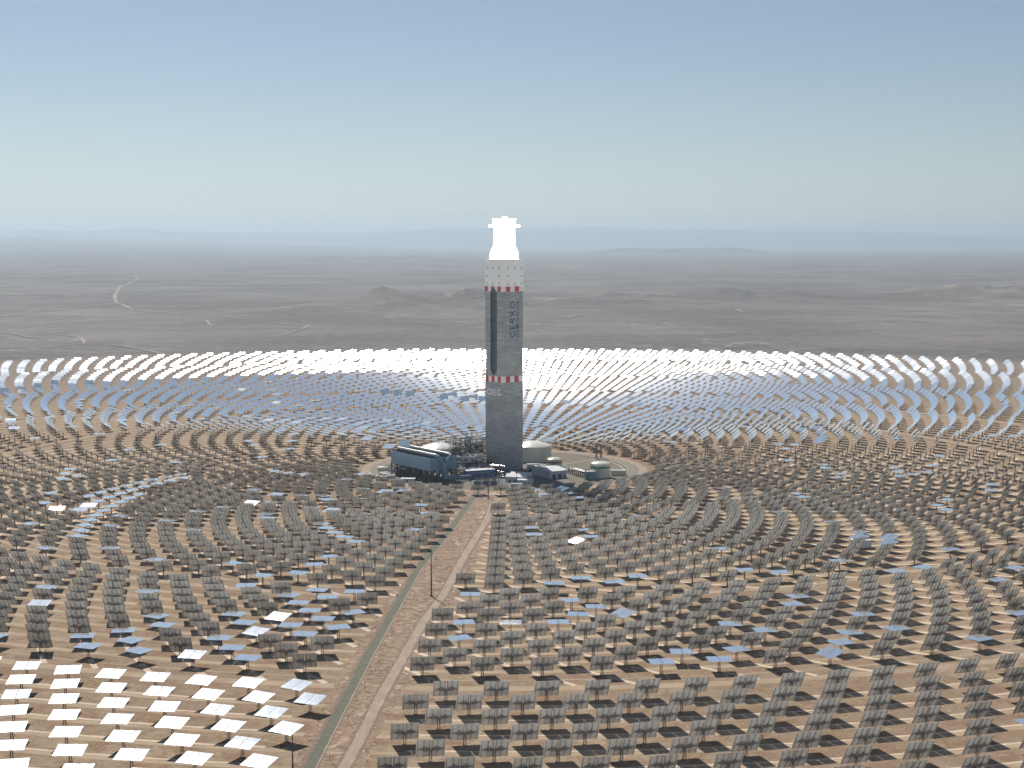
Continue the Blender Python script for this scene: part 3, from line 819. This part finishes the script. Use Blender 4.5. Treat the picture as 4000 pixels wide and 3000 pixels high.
for k_ in range(10):
    t = 2 * math.pi * (k_ + .5) / 10; u = (math.cos(t), math.sin(t)); p = (-u[1], u[0])
    c_ = (6.0, 79.0)
    q = [(c_[0] + u[0] * 1.9 + p[0] * s_ * .3, c_[1] + u[1] * 1.9 + p[1] * s_ * .3) for s_ in (-1, 1)] + [(c_[0] + u[0] * 3.3 + p[0] * s_ * .85, c_[1] + u[1] * 3.3 + p[1] * s_ * .85) for s_ in (1, -1)]
    mb.add([(-HS - .05, y, z) for y, z in q] + [(-HS - .01, y, z) for y, z in q], [(0, 1, 2, 3), (4, 7, 6, 5), (0, 4, 5, 1), (1, 5, 6, 2), (2, 6, 7, 3), (3, 7, 4, 0)])
mb.build('sunburst_emblem', M_TXTW, tower)
# receiver
mb = MB(); mb.lathe([(14.0, 0), (14.2, 5.0), (13.4, 8.3), (12.2, 10.5), (10.7, 13.6), (10.5, 33)], 16, (0, 0, 210.9)); rcv = mb.build('receiver', M_GLOW, tower)
mb = MB(); mb.lathe([(15.6, 0), (15.8, .8), (15.6, 1.7)], 16, (0, 0, 242.9)); mb.build('service_deck', M_GLOW, tower)
mb = MB(); prism(mb, octo(9.0, 2.5), 244.6, 250.2); mb.box((0, 0, 250.5), (17, 17, .5)); mb.box((.6, 0, 251.6), (3.6, 3.6, 1.9)); mb.build('receiver_cap', M_GLOW, tower)

M_ACC = mat('blue_grey_sheet', (0.14, 0.235, 0.33), 0.6, 0, 0.14, 0.35, streak=(1, 1, .25))
M_DUCT = mat('galvanised_duct', (0.50, 0.50, 0.48), 0.35, 0.7, 0.12, 0.6)
M_DARKS = mat('dark_steelwork', (0.085, 0.08, 0.075), 0.6, 0.3, 0.3, 0.5)
M_PIPE = mat('insulated_pipe', (0.62, 0.62, 0.60), 0.28, 0.75, 0.15, 0.4)
M_TANK = mat('tank_cladding', (0.60, 0.585, 0.53), 0.45, 0.2, 0.12, 0.25, streak=(1, 1, .15))
M_DOME = mat('tank_roof', (0.78, 0.76, 0.68), 0.32, 0.2, 0.12, 0.12)
M_WTANK = mat('white_tank_paint', (0.66, 0.64, 0.56), 0.5, 0, 0.08, 0.4)
M_RED = mat('red_stripe', (0.38, 0.03, 0.035), 0.6); M_GRN = mat('green_stripe', (0.02, 0.20, 0.11), 0.6); M_YEL = mat('yellow_rail', (0.55, 0.42, 0.05), 0.6)
M_BLUE = mat('blue_cladding', (0.035, 0.11, 0.33), 0.6, 0, 0.12, 0.5)
M_WROOF = mat('white_roof', (0.62, 0.63, 0.62), 0.55, 0, 0.12, 0.25)
M_WALL = mat('pale_wall', (0.50, 0.52, 0.53), 0.7, 0, 0.1, 0.4)
M_DOOR = mat('dark_opening', (0.05, 0.055, 0.06), 0.6)
M_MAST = mat('rust_red_lattice', (0.28, 0.10, 0.06), 0.7)
M_POLE = mat('dark_pole', (0.09, 0.085, 0.08), 0.6, 0.3)
M_RUBB = mat('tyre_rubber', (0.03, 0.03, 0.03), 0.8)
M_GLASS = mat('dark_window', (0.04, 0.06, 0.08), 0.15)
M_SLAB = mat('concrete_slab', (0.14, 0.135, 0.125), 0.9, 0, 0.2, 0.3)
def RP(x, y, z=0.0): return (TX + x, TY + y, z)

# concrete apron under the machinery
mb = MB(); mb.add([RP(-112, -86, .02), RP(60, -112, .02), RP(66, 30, .02), RP(-60, 66, .02), RP(-118, 0, .02)], [(0, 1, 2, 3, 4)])
tag(mb.build('concrete_apron', M_SLAB), kind='structure')

# air cooled condenser
acc = empty('air_cooled_condenser', RP(-69.4, -89), math.atan2(54.6, -41.8), 'long blue-grey condenser box raised on dark steel legs left of the tower', 'condenser')
LX, WY, Z0, Z1 = 69.0, 30.0, 11.0, 23.2     # local x runs to the back left, y to the left of it is away from the tower
WS = -1
mb = MB(); t_ = .35
for y0 in (0, -WY): mb.box((LX / 2, y0, (Z0 + Z1) / 2), (LX, t_, Z1 - Z0))
for x0 in (0, LX): mb.box((x0, -WY / 2, (Z0 + Z1) / 2), (t_, WY - t_ - .01, Z1 - Z0))
mb.build('wind_wall', M_ACC, acc)
mb = MB(); mb.box((LX / 2, -WY / 2, Z0 + .5), (LX - .8, WY - .8, .6))
for i in range(7):
    for j in range(3): mb.tube((LX * (i + .5) / 7, -WY * (j + .5) / 3, Z0 - 1.2), (LX * (i + .5) / 7, -WY * (j + .5) / 3, Z0 + .1), 4.2, 16)
mb.build('fan_deck', M_DARKS, acc)
mb = MB()
for j in (0, 1):
    yc = -WY * (.25 + .5 * j)
    for i in range(28):
        x0 = 1.5 + (LX - 3) * i / 27
        mb.bar((x0, yc - 6.3, Z1 - 6.5), (x0, yc - .6, Z1 + 1.2), .35); mb.bar((x0, yc + 6.3, Z1 - 6.5), (x0, yc + .6, Z1 + 1.2), .35)
    for s_ in (-1, 1):
        mb.add([(1, yc + s_ * 6.5, Z1 - 7), (LX - 1, yc + s_ * 6.5, Z1 - 7), (LX - 1, yc + s_ * .8, Z1 + .8), (1, yc + s_ * .8, Z1 + .8)], [(0, 1, 2, 3)])
mb.build('tube_bundle', M_DARKS, acc)
for j in (0, 1):
    yc = -WY * (.25 + .5 * j); mb = MB(); z_ = Z1 + 2.3
    mb.tube((1.0, yc, z_), (LX - 1, yc, z_), 1.55, 18)
    for i in range(40): x0 = 1.4 + (LX - 2.8) * i / 39; mb.tube((x0 - .09, yc, z_), (x0 + .09, yc, z_), 1.75, 18)
    mb.build('steam_duct', M_DUCT, acc, True)
mb = MB(); zz = Z1 + 2.3
J = (-2.6, -WY * .47, Z1 - 6)
mb.tube((1, -WY * .25, zz), (-2.4, -WY * .27, zz - 1.2), 1.5, 14); mb.tube((-2.4, -WY * .27, zz - 1.2), J, 1.5, 14)
mb.tube((1, -WY * .75, zz), (-2.4, -WY * .72, zz - 1.2), 1.5, 14); mb.tube((-2.4, -WY * .72, zz - 1.2), J, 1.5, 14)
mb.tube((J[0], J[1], J[2] + 1), (J[0], J[1], 3.0), 2.1, 18); mb.tube((J[0], J[1], 3.4), (-10, -WY * .47 - 26, 3.4), 1.9, 16)
mb.build('riser_duct', M_ACC, acc, True)
for i in range(8):
    mb = MB(); x0 = LX * i / 7
    for j in range(4): mb.bar((x0, -WY * j / 3, 0), (x0, -WY * j / 3, Z0), .8)
    for j in range(3):
        mb.bar((x0, -WY * j / 3, 0), (x0, -WY * (j + 1) / 3, Z0 - 1), .4); mb.bar((x0, -WY * (j + 1) / 3, 0), (x0, -WY * j / 3, Z0 - 1), .4)
    mb.bar((x0, 0, Z0 - 1.2), (x0, -WY, Z0 - 1.2), .7)
    mb.build('leg_frame', M_DARKS, acc)
mb = MB()
for i in range(7):
    for y0 in (0, -WY):
        a_, b_ = LX * i / 7, LX * (i + 1) / 7
        mb.bar((a_, y0, 0), (b_, y0, Z0 - 1), .35); mb.bar((b_, y0, 0), (a_, y0, Z0 - 1), .35); mb.bar((a_, y0, Z0 / 2), (b_, y0, Z0 / 2), .3)
mb.build('cross_bracing', M_DARKS, acc)

# salt tanks
def big_tank(x, y, r, h, dome, label, cat='tank', stripe=None, rail=False, m_=None, name='storage_tank', roofm=None):
    t = empty(name, RP(x, y), 0, label, cat)
    mb = MB(); mb.lathe([(r, 0), (r, h)], 64); mb.build('shell', m_ or M_TANK, t, True)
    mb = MB(); prof = [(r + .25, 0), (r + .25, .35)] + [(r * math.cos(R(90) * q) if False else r * (1 - q), dome * (1 - (1 - q) ** 2)) for q in (0, .1, .2, .3, .4, .5, .6, .7, .8, .9, .97)]
    mb.lathe(prof, 64, (0, 0, h)); rf = mb.build('roof', roofm or M_DOME, t, True)
    if stripe: 
        mb = MB(); mb.lathe([(r + .06, h - 4.2), (r + .06, h - 2.6)] if r > 8 else [(r + .06, h - 3.6), (r + .06, h - 2.1)], 64); mb.build('stripe', stripe, t, True)
    mb = MB(); n_ = 40
    for i in range(n_):
        a0 = 2 * math.pi * i / n_; a1 = 2 * math.pi * (i + 1) / n_
        p0 = (r * math.cos(a0) * 1.01, r * math.sin(a0) * 1.01); p1 = (r * math.cos(a1) * 1.01, r * math.sin(a1) * 1.01)
        mb.bar((*p0, h), (*p0, h + 1.3), .12)
        for zz in (.7, 1.3): mb.bar((*p0, h + zz), (*p1, h + zz), .12)
    mb.build('railing', M_YEL if rail else M_DARKS, t)
    mb = MB()
    for i in range(int(h / .8)):
        a0 = R(200) + i * .8 / r * 1.25; mb.box(((r + .6) * math.cos(a0), (r + .6) * math.sin(a0), .6 + i * .8), (1.2, 1.2, .18), 0, Matrix.Rotation(a0, 3, 'Z'))
    mb.build('stair', M_DARKS, t)
    mb = MB(); mb.tube((0, 0, h + dome - .3), (0, 0, h + dome + 1), .5); mb.tube((r * .5, r * .2, h + dome * .6), (r * .5, r * .2, h + dome * .75 + 1.4), .35); mb.tube((-r * .4, -r * .3, h + dome * .6), (-r * .4, -r * .3, h + dome * .75 + 1.6), .3)
    mb.bar((-r * .9, 0, h + dome * .2), (0, 0, h + dome + .35), .5, .25)
    mb.build('vent', M_PIPE, t)
    return t
big_tank(-68.5, 47, 19.0, 15.5, 4.6, 'wide domed pale salt tank behind the condenser, left of the tower', name='salt_tank')
big_tank(29, 61, 20.0, 15.5, 5.0, 'wide domed pale salt tank half hidden behind the tower on its right', name='salt_tank')
big_tank(50.5, -3, 7.6, 10.5, 1.9, 'white water tank with red stripe right of the tower', stripe=M_RED, rail=True, m_=M_WTANK, name='water_tank')
big_tank(93.5, -52, 9.6, 13.5, 2.0, 'white water tank with green stripe at right edge of the plant', stripe=M_GRN, rail=True, m_=M_WTANK, name='water_tank')
big_tank(83.5, -68, 5.4, 8.0, 1.0, 'small grey tank in front of the green striped tank', m_=M_ACC, name='small_tank', roofm=M_WTANK)
big_tank(38.5, -25, 4.6, 7.5, .9, 'small grey tank in front of the red striped tank', m_=M_ACC, name='small_tank', roofm=M_WTANK)

# steelwork full of vessels and pipes
def steelwork(x, y, rz, sx, sy, h, nx, ny, levels, seed, label, nves=6, npipe=16, name='process_structure'):
    rr = random.Random(seed); t = empty(name, RP(x, y), R(rz), label, 'steelwork')
    mb = MB(); X = [sx * i / nx for i in range(nx + 1)]; Y = [sy * j / ny for j in range(ny + 1)]; Zs = [h * (k + 1) / levels for k in range(levels)]
    tops = {}
    for i, a_ in enumerate(X):
        for j, b_ in enumerate(Y):
            top = h * rr.choice((1, 1, .8, .6)) + rr.choice((0, 0, 2)); tops[i, j] = top
            mb.bar((a_, b_, 0), (a_, b_, top), .5)
    for z in Zs:
        for j, b_ in enumerate(Y):
            for i in range(nx):
                if min(tops[i, j], tops[i + 1, j]) >= z - .1: mb.bar((X[i], b_, z), (X[i + 1], b_, z), .4)
        for i, a_ in enumerate(X):
            for j in range(ny):
                if min(tops[i, j], tops[i, j + 1]) >= z - .1: mb.bar((a_, Y[j], z), (a_, Y[j + 1], z), .4)
    for i in range(nx):
        for k in range(levels):
            if rr.random() < .6: mb.bar((X[i], 0, Zs[k - 1] if k else 0), (X[i + 1], 0, Zs[k]), .25)
    mb.build('steel_frame', M_DARKS, t)
    mb = MB()
    for z in Zs:
        for i in range(nx):
            for j in range(ny):
                if rr.random() < .45 and tops[i, j] >= z: mb.box(((X[i] + X[i + 1]) / 2, (Y[j] + Y[j + 1]) / 2, z + .25), (sx / nx - .5, sy / ny - .5, .12))
    mb.build('grating', M_DARKS, t)
    mb = MB()
    for q in range(nves * 2):
        a_ = rr.uniform(.08, .92) * sx; b_ = rr.uniform(.15, .85) * sy; z = rr.uniform(.1, .75) * h
        mb.box((a_, b_, z), (rr.uniform(2, 5), rr.uniform(2, 4), rr.uniform(2, 4.5)))
    mb.build('equipment', M_DARKS, t)
    for q in range(nves):
        mb = MB(); a_ = rr.uniform(.1, .8) * sx; b_ = rr.uniform(.15, .85) * sy; z = rr.choice(Zs + [0]) + 1.8; r_ = rr.uniform(.8, 1.7); l_ = rr.uniform(5, 10)
        if rr.random() < .65: mb.tube((a_, b_, z), (min(sx, a_ + l_), b_, z), r_, 16)
        else: mb.tube((a_, b_, z - 1.5), (a_, b_, z - 1.5 + l_ * .8), r_, 16)
        mb.build('vessel', M_PIPE, t, True)
    mb = MB()
    for q in range(npipe):
        p = Vector((rr.uniform(0, sx), rr.uniform(0, sy), rr.choice(Zs) + rr.uniform(.4, 2.2))); r_ = rr.uniform(.18, .5)
        for s_ in range(4):
            ax = rr.choice('xxyz'); d = Vector((0, 0, 0))
            if ax == 'x': d.x = rr.uniform(-.5, .5) * sx
            elif ax == 'y': d.y = rr.uniform(-.6, .6) * sy
            else: d.z = rr.uniform(-6, 4)
            p2 = p + d; p2.x = min(sx, max(0, p2.x)); p2.y = min(sy, max(0, p2.y)); p2.z = min(h + 2, max(.8, p2.z))
            if (p2 - p).length > .8: mb.tube(p, p2, r_, 8); p = p2
    mb.build('pipework', M_PIPE, t, True)
    return t
steelwork(-58, 34, -6, 40, 16, 25, 7, 3, 5, 11, 'tallest dark steel frame full of silver pipes left behind the tower', 12, 46, 'steam_generator')
steelwork(-52, -28, 20, 38, 22, 13, 7, 4, 3, 23, 'dark pipe structure with silver vessels between condenser and tower', 12, 44)
steelwork(-46, -66, 22, 30, 15, 6.5, 6, 3, 2, 5, 'low tangle of pipes and pumps right of the condenser riser', 9, 30, 'pump_skid')
steelwork(-98, -58, 36, 30, 26, 7, 5, 4, 2, 31, 'dark machinery under the raised condenser box', 6, 18, 'pump_skid')
steelwork(-18, -46, -36, 22, 5, 9, 5, 1, 2, 8, 'narrow pipe rack running along the front foot of the tower', 2, 10, 'pipe_rack')
steelwork(20, -34, -24, 17, 14, 5, 6, 4, 1, 41, 'low dark cooling skid right of the tower foot', 3, 6, 'cooling_skid')
steelwork(62, -30, -62, 44, 2.6, 5.0, 12, 1, 1, 47, 'long low pipe rack between the warehouse and the green striped tank', 0, 9, 'pipe_rack')

# buildings
def shed(name, x, y, rz, L_, W_, h, roof, label, wallm, roofm, doors=(), cat='building', win=()):
    t = empty(name, RP(x, y), R(rz), label, cat)
    mb = MB()
    mb.add([(0, 0, 0), (L_, 0, 0), (L_, W_, 0), (0, W_, 0), (0, 0, h), (L_, 0, h), (L_, W_, h), (0, W_, h), (0, W_ / 2, h + roof), (L_, W_ / 2, h + roof)],
           [(0, 1, 5, 4), (2, 3, 7, 6), (0, 4, 8, 7, 3), (1, 2, 6, 9, 5)]); mb.build('wall', wallm, t)
    mb = MB(); o_ = .5
    for s_ in (0, 1):
        ye = -o_ if s_ == 0 else W_ + o_; ze = h - o_ * roof / (W_ / 2)
        a_ = [(-o_, ye, ze + .12), (L_ + o_, ye, ze + .12), (L_ + o_, W_ / 2, h + roof + .12), (-o_, W_ / 2, h + roof + .12)]
        b_ = [(p[0], p[1], p[2] + .22) for p in a_]
        mb.add(a_ + b_, [(3, 2, 1, 0), (4, 5, 6, 7), (0, 1, 5, 4), (1, 2, 6, 5), (3, 0, 4, 7)])
    mb.build('roof', roofm, t)
    for (face, p, w_, z0, z1) in doors:
        mb = MB()
        if face == 'f': mb.box((p, -.06, (z0 + z1) / 2), (w_, .1, z1 - z0))
        elif face == 'r': mb.box((L_ + .06, p, (z0 + z1) / 2), (.1, w_, z1 - z0))
        elif face == 'l': mb.box((-.06, p, (z0 + z1) / 2), (.1, w_, z1 - z0))
        mb.build('door' if z0 < .5 else 'window', M_DOOR if z0 < .5 else M_GLASS, t)
    return t
shed('turbine_hall', -36, -66, 24, 30, 10, 7.6, .7, 'bright blue clad hall with white roof in front of the tower', M_BLUE, M_WROOF, [('f', 6, 4, 0, 4.5), ('f', 20, 2, 0, 2.4), ('f', 26, 2.4, 4, 5.2)])
w1 = shed('control_building', 2, -84, -15, 20, 9, 5.2, 2.4, 'white gabled control building in front of the tower foot, leftmost gable', M_WALL, M_WROOF, [('f', 4, 1.6, 0, 2.2), ('f', 9, 2, 1.2, 2.4), ('f', 14, 2, 1.2, 2.4)])
shed('control_building', 6, -74, -15, 20, 9, 5.2, 2.4, 'white gabled control building nearest the tower foot, behind the other one', M_WALL, M_WROOF, [('r', 4.5, 1.6, 0, 2.2)])
shed('office_cabin', 13, -98, -12, 14, 7, 4.2, .4, 'low flat white cabin in front of the white gabled buildings', M_WALL, M_WROOF, [('f', 2, 1, 0, 2), ('f', 5, 1.2, 1.2, 2.1), ('f', 8, 1.2, 1.2, 2.1), ('f', 11, 1.2, 1.2, 2.1)])
shed('warehouse', 44, -66, -58 + 90, 20, 32, 7.0, 2.2, 'large pale warehouse with low gable roof right of the tower', M_WALL, M_WROOF, [('f', 5, 3, 0, 4), ('f', 12, 3, 0, 4), ('f', 17, 1.4, 0, 2.2)])
shed('store_shed', -98, -84, 20 - 25, 13, 5, 3.2, .3, 'small white flat shed in front of the condenser legs', M_WALL, M_WROOF, [('f', 6, 1.2, 0, 2)])
def container(x, y, rz, l_, w_, h, label, m_=None, name='container', rib=True):
    t = empty(name, RP(x, y), R(rz), label, 'container'); mb = MB(); mb.box((0, 0, h / 2 + .15), (l_, w_, h))
    if rib:
        for i in range(int(l_ / .6)): mb.box((-l_ / 2 + .4 + i * .6, 0, h / 2 + .15), (.2, w_ + .12, h - .4))
    mb.build('body', m_ or M_WTANK, t); mb = MB(); mb.box((0, 0, h + .22), (l_ + .1, w_ + .25, .14)); mb.build('roof', M_WROOF, t)
    for s_ in (-1, 1):
        mb = MB(); mb.box((l_ / 2 + .05, s_ * w_ / 4, h / 2 + .15), (.08, w_ / 2 - .1, h - .3)); mb.build('door', M_WALL, t)
    return t
container(112, -43, -3, 15, 4, 5, 'long white container right of the green striped tank')
container(30, 1, 5, 15, 4.4, 4.6, 'long white unit left of the red striped tank')
container(36, -14, 5, 7, 4, 4.6, 'short white unit in front of the red striped tank')
container(12, -111, -8, 11, 3, 2.8, 'low white container nearest the camera below the white cabin')
for i, (x, y, rz, lab) in enumerate([(-104, -44, 30, 'white container at the left edge of the yard, behind the trucks'), (-96, -62, 15, 'white container beside the condenser legs on the left'), (-101, -52, 22, 'middle white container left of the condenser legs')]):
    container(x - 14, y + 2, rz, 9, 3, 2.8, lab)
# horizontal gas tank
t = empty('gas_tank', RP(-120, -24), R(-12), 'white lying cylindrical tank left of the condenser', 'tank')
mb = MB(); mb.lathe([(0.1, -6.4), (1.6, -6), (2.3, -5), (2.4, 0), (2.3, 5), (1.6, 6), (.1, 6.4)], 20)
M_ = Matrix.Rotation(R(90), 3, 'Y'); mb.v = [tuple(M_ @ Vector(p) + Vector((0, 0, 3.4))) for p in mb.v]; mb.build('vessel', M_WTANK, t, True)
for s_ in (-1, 1): mb = MB(); mb.box((s_ * 3.6, 0, .75), (.6, 3.2, 1.5)); mb.build('saddle', M_SLAB, t)

# masts, lightning poles
def mast(x, y, h, label):
    t = empty('lattice_mast', RP(x, y), 0, label, 'mast'); mb = MB(); w_ = 1.0
    for sx in (-1, 1):
        for sy in (-1, 1): mb.bar((sx * w_, sy * w_, 0), (sx * w_, sy * w_, h), .3)
    n_ = int(h / 2.2)
    for k in range(n_):
        z0, z1 = h * k / n_, h * (k + 1) / n_
        for i, (a_, b_) in enumerate((((-w_, -w_), (w_, -w_)), ((w_, -w_), (w_, w_)), ((w_, w_), (-w_, w_)), ((-w_, w_), (-w_, -w_)))):
            if (k + i) % 2: a_, b_ = b_, a_
            mb.bar((*a_, z0), (*b_, z1), .18); mb.bar((*a_, z1), (*b_, z1), .15)
    mb.build('lattice', M_MAST, t); mb = MB(); mb.tube((0, 0, 0), (0, 0, h), .35, 8); mb.build('pipe', M_DARKS, t); return t
mast(97, 70, 15, 'left one of two rust-red lattice masts at the back of the yard'); mast(102, 74, 15, 'right one of two rust-red lattice masts at the back of the yard')
def pole(x, y, h, label, arms=True):
    t = empty('lightning_pole', (x, y, 0), 0, label, 'pole'); mb = MB()
    mb.tube((0, 0, 0), (0, 0, h * .6), .5, 10, 0, .38); mb.tube((0, 0, h * .6), (0, 0, h * .94), .3, 10, 0, .2); mb.tube((0, 0, h * .94), (0, 0, h), .08, 6); mb.build('shaft', M_POLE, t)
    mb = MB(); mb.box((0, 0, .25), (2.2, 2.2, .5)); mb.build('footing', M_SLAB, t)
    if arms:
        mb = MB(); mb.bar((0, 0, h * .70), (3.2, .5, h * .71), .12); mb.bar((0, 0, h * .57), (3.6, -.8, h * .58), .12); mb.box((3.2, .5, h * .71), (.7, .4, .3)); mb.build('arm', M_POLE, t)
pole(-51.97, 939.8, 34.5, 'tall dark lightning pole between the gravel road and dirt road')
pole(-21.2, 1308.8, 31, 'tall dark lightning pole in front of the plant, beside the ring road')
xc, yc = px_ground(1146, 3185)
pole(xc, yc, 35, 'dark lightning pole rising from the bottom edge beside the gravel road')
for x, y, h, lab in [(-8, -96, 18, 'left'), (12, -90, 15, 'right'), (-44, -70, 17, 'far left')]:
    t = empty('light_mast', RP(x, y), 0, 'thin %s light mast in front of the white gabled buildings' % lab if lab != 'far left' else 'thin light mast beside the blue hall', 'mast'); mb = MB(); mb.tube((0, 0, 0), (0, 0, h), .18, 8); mb.build('shaft', M_POLE, t)
    mb = MB(); mb.box((0, 0, h), (1.6, .4, .3)); mb.build('lamp_head', M_POLE, t)

# switchyard
t = empty('switchyard', RP(-25, -128), R(12), 'switchyard of transformers and steel gantries at the top of the roads', 'switchyard')
mb = MB()
for x0 in (0, 9, 18, 27):
    for y0 in (0, 30): mb.bar((x0, y0, 0), (x0, y0, 11), .4)
for y0 in (0, 30): mb.bar((0, y0, 11), (27, y0, 11), .5); mb.bar((0, y0, 10), (27, y0, 10), .25)
for x0 in (0, 9, 18, 27): mb.bar((x0, 0, 10.5), (x0, 30, 10.5), .1)
for i in range(9):
    for j in range(3): mb.bar((2 + 3 * i, 6 + 7 * j, 0), (2 + 3 * i, 6 + 7 * j, 5.5), .25)
mb.build('gantry', M_DARKS, t)
for i in range(3):
    mb = MB(); mb.box((5 + 8 * i, 24, 2.4), (4.2, 5.5, 4)); 
    for s_ in (-1, 1): mb.box((5 + 8 * i + s_ * 2.7, 24, 2.2), (.9, 4.6, 3.2))
    mb.tube((3.5 + 8 * i, 23, 5.6), (6.5 + 8 * i, 23, 5.6), .7, 10)
    for q in range(3): mb.tube((4 + 8 * i + q, 25.5, 4.4), (4 + 8 * i + q, 25.5, 6.6), .22, 8)
    mb.build('transformer', M_ACC, t)
mb = MB()
for i in range(9):
    for j in range(3): mb.tube((2 + 3 * i, 6 + 7 * j, 5.5), (2 + 3 * i, 6 + 7 * j, 7.4), .22, 8)
mb.build('insulators', M_MAST, t)

# trucks
for i, (x, y, rz) in enumerate([(-128, -57, 80), (-123, -61, 70), (-131, -48, 100), (-117, -66, 20)]):
    t = empty('parked_truck', RP(x, y), R(rz), ['white truck parked at the left edge of the yard, leftmost', 'white truck parked second from the left edge of the yard', 'white truck parked farthest back at the left yard edge', 'white truck parked closest to the condenser legs'][i], 'truck', 'trucks parked by the condenser')
    mb = MB(); mb.box((-.8, 0, 1.9), (4.6, 2.3, 2.2)); mb.build('cargo_box', M_WTANK, t)
    mb = MB(); mb.add([(1.7, -1.05, .7), (3.6, -1.05, .7), (3.6, 1.05, .7), (1.7, 1.05, .7), (1.7, -1.05, 2.5), (2.9, -1.05, 2.5), (2.9, 1.05, 2.5), (1.7, 1.05, 2.5), (3.6, -1.05, 1.6), (3.6, 1.05, 1.6)],
        [(0, 1, 8, 5, 4), (3, 7, 6, 9, 2), (1, 2, 9, 8), (8, 9, 6, 5), (4, 5, 6, 7), (0, 4, 7, 3), (0, 3, 2, 1)]); mb.build('cab', M_WTANK, t)
    mb = MB(); mb.add([(3.63, -.9, 1.65), (3.63, .9, 1.65), (2.96, .9, 2.42), (2.96, -.9, 2.42)], [(0, 1, 2, 3)]); mb.build('windscreen', M_GLASS, t)
    for x0 in (-2, 2.6):
        for s_ in (-1, 1): mb = MB(); mb.tube((x0, s_ * 1.15, .5), (x0, s_ * .85, .5), .5, 14); mb.build('wheel', M_RUBB, t)

# marker posts along the gravel road
k_ = 0
rp = dens(road1, 1.0)
for s_ in range(14):
    y = TY - 175 - s_ * 52
    x = min(rp, key=lambda p: abs(p[1] - y))[0] + 7.5
    t = empty('road_post', (x, y, 0), 0, '%s thin road post counted from the plant down the gravel road' % order(s_ + 1), 'post', 'posts beside the gravel road')
    mb = MB(); mb.tube((0, 0, 0), (0, 0, 4.2), .09, 6); mb.build('shaft', M_POLE, t); mb = MB(); mb.bar((0, 0, 4.1), (-1.0, 0, 4.3), .1); mb.box((-1.1, 0, 4.3), (.5, .2, .12)); mb.build('lamp_head', M_WTANK, t)
# white equipment cabin among the mirrors on the right
cx_, cy_ = px_ground(2700 + 1125 * .5877, 1800 + 575 * .5877)
t = empty('equipment_cabin', (cx_, cy_, 0), R(8), 'white cabin standing among the heliostats right of the tower', 'cabin')
mb = MB(); mb.box((0, 0, 3), (14, 8, 5.6)); mb.build('body', M_WALL, t); mb = MB(); mb.box((0, 0, 5.95), (14.6, 8.6, .3)); mb.build('roof', M_WROOF, t); mb = MB(); mb.box((-3, -4.06, 1.6), (2, .1, 2.8)); mb.build('door', M_DOOR, t)

# ---------------------------------------------------------------- haze
mb = MB(); mb.box((0, 44000, 525), (70000, 98000, 1170))
mh = bpy.data.materials.new('pale_air'); mh.use_nodes = True
n_ = mh.node_tree.nodes; n_.remove(n_['Principled BSDF'])
pv = n_.new('ShaderNodeVolumePrincipled'); pv.inputs['Color'].default_value = (0.63, 0.765, 0.885, 1); pv.inputs['Density'].default_value = 3.6e-5
pv.inputs['Anisotropy'].default_value = 0.35
mh.node_tree.links.new(pv.outputs[0], n_['Material Output'].inputs['Volume'])
hz_ = mb.build('haze', mh); tag(hz_, kind='stuff')
